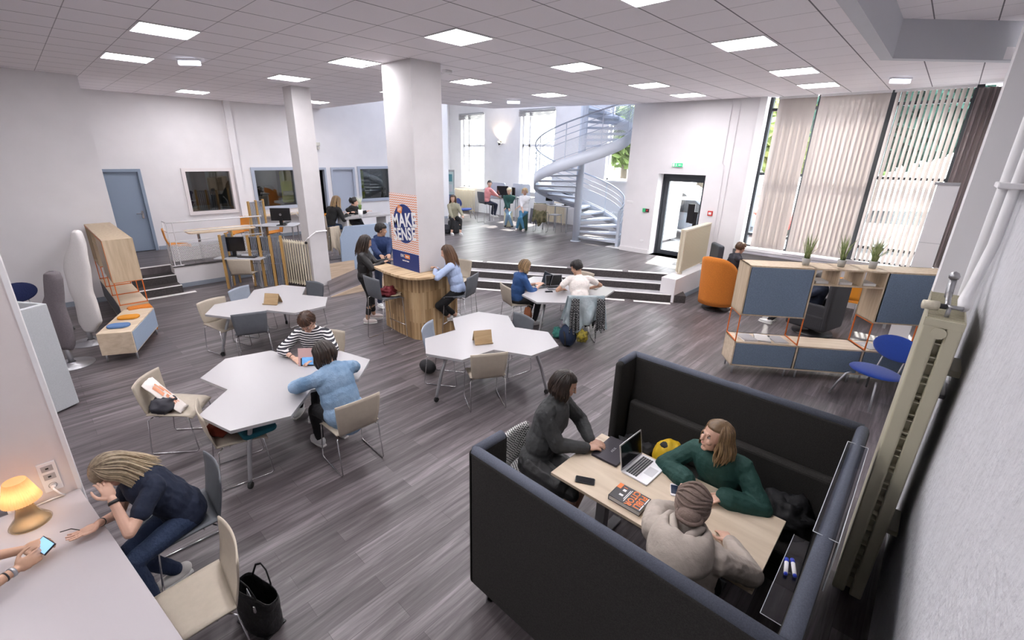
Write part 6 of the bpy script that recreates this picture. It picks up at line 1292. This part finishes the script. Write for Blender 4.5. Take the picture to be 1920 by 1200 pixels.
# 18 grey jumper woman
r, i = person('woman with a dark bob in a dark grey jumper at the booth table', (2.66, 2.04, 0), -80, (2.66, 2.05, .58), (2.86, 1.94, 1.27), (-55, 22), [(2.95, 1.70, .785), (2.84, 1.66, .785)], [(2.75, 1.72, 0), (2.58, 1.70, 0)], cloth('grey_jumper', (.045, .047, .048)), ('skirt', mat('black_skirt', (.012, .012, .013), .5, bump=.3, bs=20)), ('bob', HDB, .13), skin('tights', (.5, .30, .22)), .006, ((.02, .02, .02), True), face=True, elb=(V((.9, .3, -.5)), V((-.6, .3, -.8))), curl=(.35, .45), handdir=(V((.25, -.9, .0)), V((.75, -.55, 0))), bulk=.024, extra=lambda mb, d: mb.cone(d['NB']-d['s']*.04, d['NB']+(d['Hc']-d['NB'])*.42, .075, .062))
MB().ell(i['Hc']+i['hl']*-.082-i['hu']*.04-i['hf']*.01, .006).build('earring', CHROME, r, smooth=True)
# 19 green woman
r, i = person('wavy-haired woman in a dark green blouse on the far booth bench', (3.42, .72, 0), 182, (3.42, .70, .57), (3.20, .80, 1.15), (140, -6), [(3.05, .62, .785), (3.04, .90, .785)], [(3.1, .62, 0), (3.1, .82, 0)], mat('green_blouse', (.010, .055, .045), .75, bump=.3, bs=40), ('trousers', cloth('black_trousers', (.012, .012, .014))), ('bob', HDBL, .20), SK, .006, face=True, cuff=True, elb=(V((.1, -1, -.5)), V((.1, 1, -.5))), curl=(.3, .3), handdir=(V((-.75, .65, 0)), V((-.95, -.3, 0))), wide=1.08, bulk=.03)
band(r, i, 0, .90, mat('watch_leather', (.16, .08, .04), .5), .029, .016, 'watch_strap'); a, e, wv = i['arm'][0]; p = e+(wv-e)*.90; MB().lathe([(0, .0), (.017, .0), (.018, .004), (.0, .005)], p+V((0, 0, .027)), 24).build('watch_face', LAM, r); band(r, i, 1, .93, BLK, .029, .010)
# 20 hijab woman
HOO = mat('oat_hoodie', (.44, .385, .335), .9, var=.06, vs=10, bump=.5, bs=12)
def hoodbase(mb, d): mb.cone(d['P'], d['P']-d['s']*.05, .20, .21); mb.ell(d['P']+d['s']*d['TL']*.5, (.145, .19, .24), d['M3']); mb.ell(d['P']+d['s']*d['TL']*.80, (.125, .20, .12), d['M3'])
r, i = person('woman in a taupe turban and oat hooded sweatshirt seated with her back to the camera', (2.12, .62, 0), 5, (2.13, .58, .57), (2.37, .64, 1.155), (12, 30), [(2.72, .80, .78), (2.66, .46, .78)], [(2.5, .7, 0), (2.5, .5, 0)], HOO, ('trousers', cloth('black_trousers', (.012, .012, .014))), ('wrap', HDB, 0), SK, .006, elb=(V((-.1, .9, .0)), V((-.5, -.6, .0))), extra=hoodbase, wide=1.12, curl=(.4, .4), bulk=.034, it=14)
NB, fw, l, s = i['NB'], i['fw'], i['l'], i['s']
def hoodf(u, v):
    q = 2*math.pi*u; b = ((1-math.cos(q))/2)**1.4; a = v*1.12*math.pi-.35; rr = .074+.018*b+(.034+.062*b)*(.5-.5*math.cos(min(max(a, 0), math.pi))); h = .055*math.sin(a)+.045-(.035+.15*b)*v*v + .010*math.sin(q*4+v*6)*v + .012*noise.noise(V((math.cos(q)*3, math.sin(q)*3, v*3)))
    return tuple(NB + (fw*math.cos(q)*rr*(1 if math.cos(q) > 0 else 1.35) + l*math.sin(q)*rr*1.2) - fw*.035 + s*h)
MB().grid(60, 16, hoodf).build('hood', HOO, r, smooth=True, solid=.012)
hm_ = MB()
for sg in (1, -1): hm_.tube([NB+l*.088*sg+fw*.01+s*.075, NB+l*.075*sg-fw*.06+s*.085, NB+l*.045*sg-fw*.13+s*.055, NB+l*(.012*sg)-fw*.19+s*.005, NB-l*.02*sg-fw*.225-s*.06], [.012, .022, .026, .024, .010], 10)
hm_.ell(NB-fw*.185-s*.02, (.03, .045, .04), i['Mh']).build('hood_fold', HOO, r, smooth=True)
Hc, hf, hl, hu, Mh = i['Hc'], i['hf'], i['hl'], i['hu'], i['Mh']; TUR = mat('taupe_scarf', (.20, .145, .12), .9, var=.12, vs=12, bump=.4, bs=70); mb = MB()
mb.ell(Hc-hf*.022+hu*.022, (.112, .093, .112), Mh, 40, 28, lambda d: (.8 if (d.x > .45 and d.z < .35) else 1)*(1+.02*math.sin(d.z*30+d.x*9+2*noise.noise(d*3))))
for k in range(9):
    tl = -.9+.20*k; ax = (hu*math.cos(tl)+hf*math.sin(tl)).normalized(); u_ = ax.cross(hl).normalized(); pts = []
    cc = Hc-hf*.024+hu*.02+ax*(.012*(k-4)); 
    for j in range(28):
        q = 2*math.pi*j/28; v = u_*math.cos(q)+hl*math.sin(q); w_ = v.dot(hf); 
        pts.append(cc + u_*math.cos(q)*.109 + hl*math.sin(q)*.092 + ax*.010*math.sin(q*3+k) - (hf*.03 if w_ > .6 and v.dot(hu) < .3 else V((0, 0, 0))))
    mb.tube(pts, .0095, 6, closed=True)
mb.ell(Hc-hf*.105-hu*.055, (.058, .066, .055), Mh, 24, 16, lambda d: 1+.03*math.sin(d.z*16)); mb.tube([Hc-hf*.105-hu*.055+(hl*math.cos(q)*.066+(hu*.5+hf*.8).normalized()*math.sin(q)*.06) for q in [k*math.pi/10 for k in range(20)]], .013, 6, closed=True)
mb.build('turban', TUR, r, smooth=True)
# ============================================================ SMALL THINGS
def laptop(loc, yaw, w, d, label, open_=105, m=ALU, keys=True, logo=None, scr=SCR):
    """local: hinge along y at x = 0, keyboard deck toward +x"""
    t = thing('laptop', label, 'laptop', loc, yaw); MB().prism(roundrect(0, d, -w/2, w/2, .01), 0, .014).build('base', m, t, bevel=.003)
    if open_:
        a = math.radians(open_-90); M_ = Matrix.Translation((.004, 0, .014)) @ Matrix.Rotation(-a, 4, 'Y'); MB().box(-.006, 0, -w/2, w/2, 0, d*.98, M_).build('lid', m, t, bevel=.002); MB().box(0, .0012, -w/2+.012, w/2-.012, .018, d*.98-.012, M_).build('screen', scr, t)
        kb = MB()
        for r_ in range(5):
            for c_ in range(13): kb.box(.03+r_*.019, .045+r_*.019, -w/2+.025+c_*(w-.05)/13, -w/2+.025+(c_+.82)*(w-.05)/13, .014, .0165)
        kb.build('keys', BLK, t); MB().box(d*.60, d*.93, -w*.17, w*.17, .0139, .0146).build('trackpad', mat('pad_silver', (.45, .45, .47), .35, .6), t)
    else:
        MB().prism(roundrect(0, d, -w/2, w/2, .01), .0145, .021).build('lid', m, t, bevel=.003)
        if logo: text('lid_letters', logo, mat('silver_letters', (.5, .5, .52), .3, .6), .03, frameM((d*.5, 0, .0215), (0, 1, 0), (-1, 0, 0)), t, .0004, sx=1.1)
    return t
SILV = mat('silver_laptop', (.70, .70, .72), .35, .35)
laptop((2.98, 1.32, .741), -92-0, .325, .225, 'open silver laptop with black keys on the booth table', 100, SILV)
laptop((3.00, 1.62, .741), -88, .34, .235, 'closed dark laptop with small silver letters on the booth table', 0, mat('gun_grey_laptop', (.05, .045, .055), .35, .6), logo='ASUS')
laptop((6.70, 5.16, .739), 155, .36, .24, 'open dark laptop of the woman in the blue jacket', 105, mat('dark_laptop', (.10, .105, .115), .4))
laptop((6.72, 4.98, .739), 235, .33, .22, 'open black laptop of the man in the white T-shirt', 100, mat('grey_laptop', (.18, .18, .20), .4))
def phone(loc, yaw, label, c, scr, w=.07, l=.145):
    t = thing('phone', label, 'phone', loc, yaw); MB().prism(roundrect(-l/2, l/2, -w/2, w/2, .012), 0, .009).build('case', c, t, bevel=.002); MB().prism(roundrect(-l/2+(.006 if c is BLK else .018), l/2-(.006 if c is BLK else .018), -w/2+.004, w/2-.004, .006), .009, .0098).build('screen', scr, t)
phone((2.53, 1.47, .741), -62, 'black phone lying on the booth table at the near left', BLK, SCR, .075, .15); phone((2.92, .93, .741), 25, 'white phone with a dark lit screen on the booth table', WHT, mat('phone_dim', (.02, .03, .06), .1), .066, .135); phone((6.38, 4.83, .739), -40, 'black phone on the table by the blue jacket woman', BLK, SCR)
t = thing('book', 'thick dark book with big orange capital letters on the booth table', 'book', (2.575, 1.12, .741), 0)
MB().box(-.085, .085, -.12, .12, .004, .036).build('page_block', mat('page_white', (.66, .64, .62), .7), t); CV = mat('cover_charcoal', (.03, .028, .032), .4)
MB().box(-.088, .088, -.123, .123, 0, .004).box(-.088, .088, -.123, .123, .036, .040).box(-.088, .088, .119, .123, 0, .04).build('cover', CV, t)
BO = mat('book_orange', (.80, .20, .04), .5)
def bt(body, x, y, sz, m, sx=.8, b=0): return text('cover_letters', body, m, sz, frameM((x, y, .0405), (-1, 0, 0), (0, -1, 0)), t, .0004, sx=sx, bold=b)
for dx in (0,):
    bt('PUBLI', .0+dx, -.080, .064, BO, .9, .03); bt('CITOR', .0+dx, -.022, .064, BO, .9, .03)
MB().box(-.07, .07, .010, .015, .040, .0405).box(-.05, .06, .020, .025, .040, .0405).build('small_print', PW, t); MB().box(.02, .045, .045, .07, .040, .0405).build('cover_label', PW, t); MB().box(-.035, -.015, .04, .07, .040, .0405).build('cover_label', PW, t); MB().box(.03, .088, .09, .123, .040, .0406).build('orange_corner', BO, t); MB().box(.06, .066, .05, .08, .040, .0405).build('red_print', BO, t); MB().box(-.075, -.01, -.117, -.110, .040, .0405).box(.0, .075, -.117, -.110, .040, .0405).build('small_print', PW, t)
# tablet between the two people at the front star table
t = thing('tablet', 'tablet with a blue picture in a pink folding case, standing on the front star table', 'tablet', (1.93, 4.86, .739), 230); Mt_ = Matrix.Rotation(-.35, 4, 'Y')
MB().box(-.006, .006, -.125, .125, 0, .19, Mt_).build('case', BLK, t, bevel=.003); MB().box(.006, .0075, -.108, .108, .015, .175, Mt_).build('screen', mat('tablet_picture', (.10, .24, .46), .3, emit=.5, col2=(.02, .03, .06), vs=14), t)
MB().box(-.014, -.008, -.15, .13, 0, .21, Matrix.Rotation(-.2, 4, 'Y')).box(-.15, -.0, -.15, .13, 0, .005).build('pink_cover', mat('pink_leather', (.62, .40, .38), .6), t)
# paper bag, dark bag on the askew chair
t = thing('paper_bag', 'crumpled white paper bag with an orange print on the askew taupe chair', 'bag', (.70, 5.52, .455), -38)
PF = lambda u, v: (-.235+.36*v, -.03-.10*v+(u-.5)*(.20-.04*v), .015+.30*(1-v)**1.15+.045*math.sin(u*3.14)*math.sin(.4+2.5*v)+.010*noise.noise(V((u*5, v*6, 2))))
mb = MB(); mb.grid(16, 18, PF); mb.grid(16, 18, lambda u, v: tuple(V(PF(u, v)) - V((.5, 0, 1))*.03*math.sin(u*3.14)-V((0, 0, .004)))); mb.build('bag_paper', mat('bag_white', (.74, .68, .64), .8, bump=.5, bs=18), t, smooth=True, solid=.002)
t2 = MB(); QF = lambda u, v: tuple(V(PF(u, v))+V((.003, 0, .005)))
for a0, a1, b0, b1 in ((.2, .42, .22, .5), (.48, .6, .2, .45), (.62, .75, .28, .6), (.3, .5, .55, .62), (.25, .35, .66, .8), (.42, .52, .66, .8), (.6, .7, .68, .82)): t2.grid(4, 4, lambda u, v: QF(a0+(a1-a0)*u, b0+(b1-b0)*v))
t2.build('orange_print', mat('faded_orange', (.66, .28, .16), .8), t)
blob('dark_bag', 'small dark bag behind the paper bag on the askew taupe chair', 'bag', (.56, 5.46, .54), (.12, .13, .09), mat('bag_black', (.03, .03, .04)), 12, .35)
o = MB().prism(roundrect(-.16, .16, -.17, .17, .06), 0, .05).build('teal_cushion', mat('teal_cloth', (.01, .11, .15), .9, bump=.3), bevel=.02, seg=3); o.location = (1.12, 4.42, .47); tag(o, 'teal cushion on the chair half under the front star table', 'cushion')
blob('red_cloth', 'dark red bundle on the chair half under the front star table', 'cloth', (.86, 4.58, .54), (.12, .13, .07), mat('brick_cloth', (.20, .03, .015), .9), 14, .3)
# bags in the booth
t = thing('backpack', 'yellow backpack with black straps on the far bench of the booth', 'bag', (3.45, 1.20, .46), 100); YB = mat('yellow_nylon', (.62, .40, .01), .6, bump=.3, bs=15)
MB().ell((0, 0, .15), (.14, .11, .17), None, 30, 20, lambda d: 1+.10*noise.noise(d*3)).build('body', YB, t, smooth=True); MB().ell((0, -.07, .11), (.10, .07, .09), None, 20, 14).build('pocket', YB, t, smooth=True)
MB().tube([(-.08, -.06, .28), (-.07, -.12, .2), (-.06, -.13, .1)], .014, flat=.4).tube([(.06, -.05, .28), (.07, -.12, .2), (.05, -.13, .1)], .014, flat=.4).tube([(-.1, 0, .22), (0, -.05, .30), (.1, 0, .22)], .010).ell((.02, .02, .27), (.07, .05, .04)).build('straps', RUB, t, smooth=True)
DK = mat('soft_black', (.012, .012, .014), .7, bump=.3, bs=20)
blob('black_bag', 'black bag in the far corner of the booth bench near the wall', 'bag', (3.52, .30, .54), (.20, .17, .13), DK, 21, .5); blob('black_coat', 'black coat heap on the left of the far booth bench', 'coat', (3.46, 1.52, .52), (.17, .18, .09), DK, 22, .6)
# bag and things under the steps table
t = thing('backpack', 'dark blue backpack on the floor under the washed denim jacket', 'bag', (6.02, 4.10, 0), 40); MB().ell((0, 0, .2), (.14, .15, .2), None, 26, 18, lambda d: 1+.12*noise.noise(d*2.5)).build('body', mat('backpack_navy', (.015, .03, .07), .8, bump=.3, bs=20), t, smooth=True); MB().tube([(-.1, .08, .3), (-.17, .06, .2), (-.14, .05, .05)], .016, flat=.4).build('strap', RUB, t, smooth=True)
blob('yellow_cloth', 'yellow and dark cloth showing under the washed denim jacket', 'cloth', (6.10, 3.86, .22), (.10, .09, .10), mat('mustard', (.42, .33, .03), .8, col2=(.03, .03, .02), vs=14), 31, .4)
blob('green_bag', 'green drawstring bag on the floor under the steps table', 'bag', (6.18, 4.42, .1), (.11, .10, .10), mat('sea_green', (.05, .24, .20), .7), 32, .4)
blob('flowered_bag', 'grey and lilac patterned bag on the floor under the steps table', 'bag', (6.32, 4.36, .15), (.13, .12, .15), mat('lilac_grey', (.10, .11, .12), .8, col2=(.5, .42, .5), vs=16), 33, .4)
blob('brown_bag', 'tan leather bag hanging beneath the chair of the woman in the blue jacket', 'bag', (6.15, 5.12, .30), (.05, .09, .12), mat('tan_leather', (.35, .12, .05), .6), 34, .3)
o = MB().prism(roundrect(-.16, .16, -.10, .10, .04), 0, .03).build('grey_sleeve', mat('mottled_grey', (.40, .40, .38), .9, var=.3, vs=30), bevel=.01, seg=3); o.location = (7.25, 4.42, .739); o.rotation_euler = (0, 0, .3); tag(o, 'mottled grey laptop sleeve on the white table near the steps', 'sleeve')
tag(MB().ell((0, 0, 0), (.10, .16, .10)).build('dark_backpack', DK, smooth=True), 'dark bag on the floor behind the light grey chair at the bar counter', 'bag').location = (3.66, 4.95, .11)
tag(MB().box(-.0, .045, -.07, .10, -.10, .06).box(-.02, .02, -.02, .02, -.05, -.02).build('wall_sensor', mat('sensor_grey', (.08, .09, .11), .5), bevel=.01), 'small dark device on the rough wall at the right edge', 'device').location = (1.40, -.345, 2.70)
tag(MB().box(.60, .64, -.35, -.31, 0, 2.3).build('cable_duct', WHT, bevel=.004), 'white cable duct on the rough wall at the lower right', 'duct')
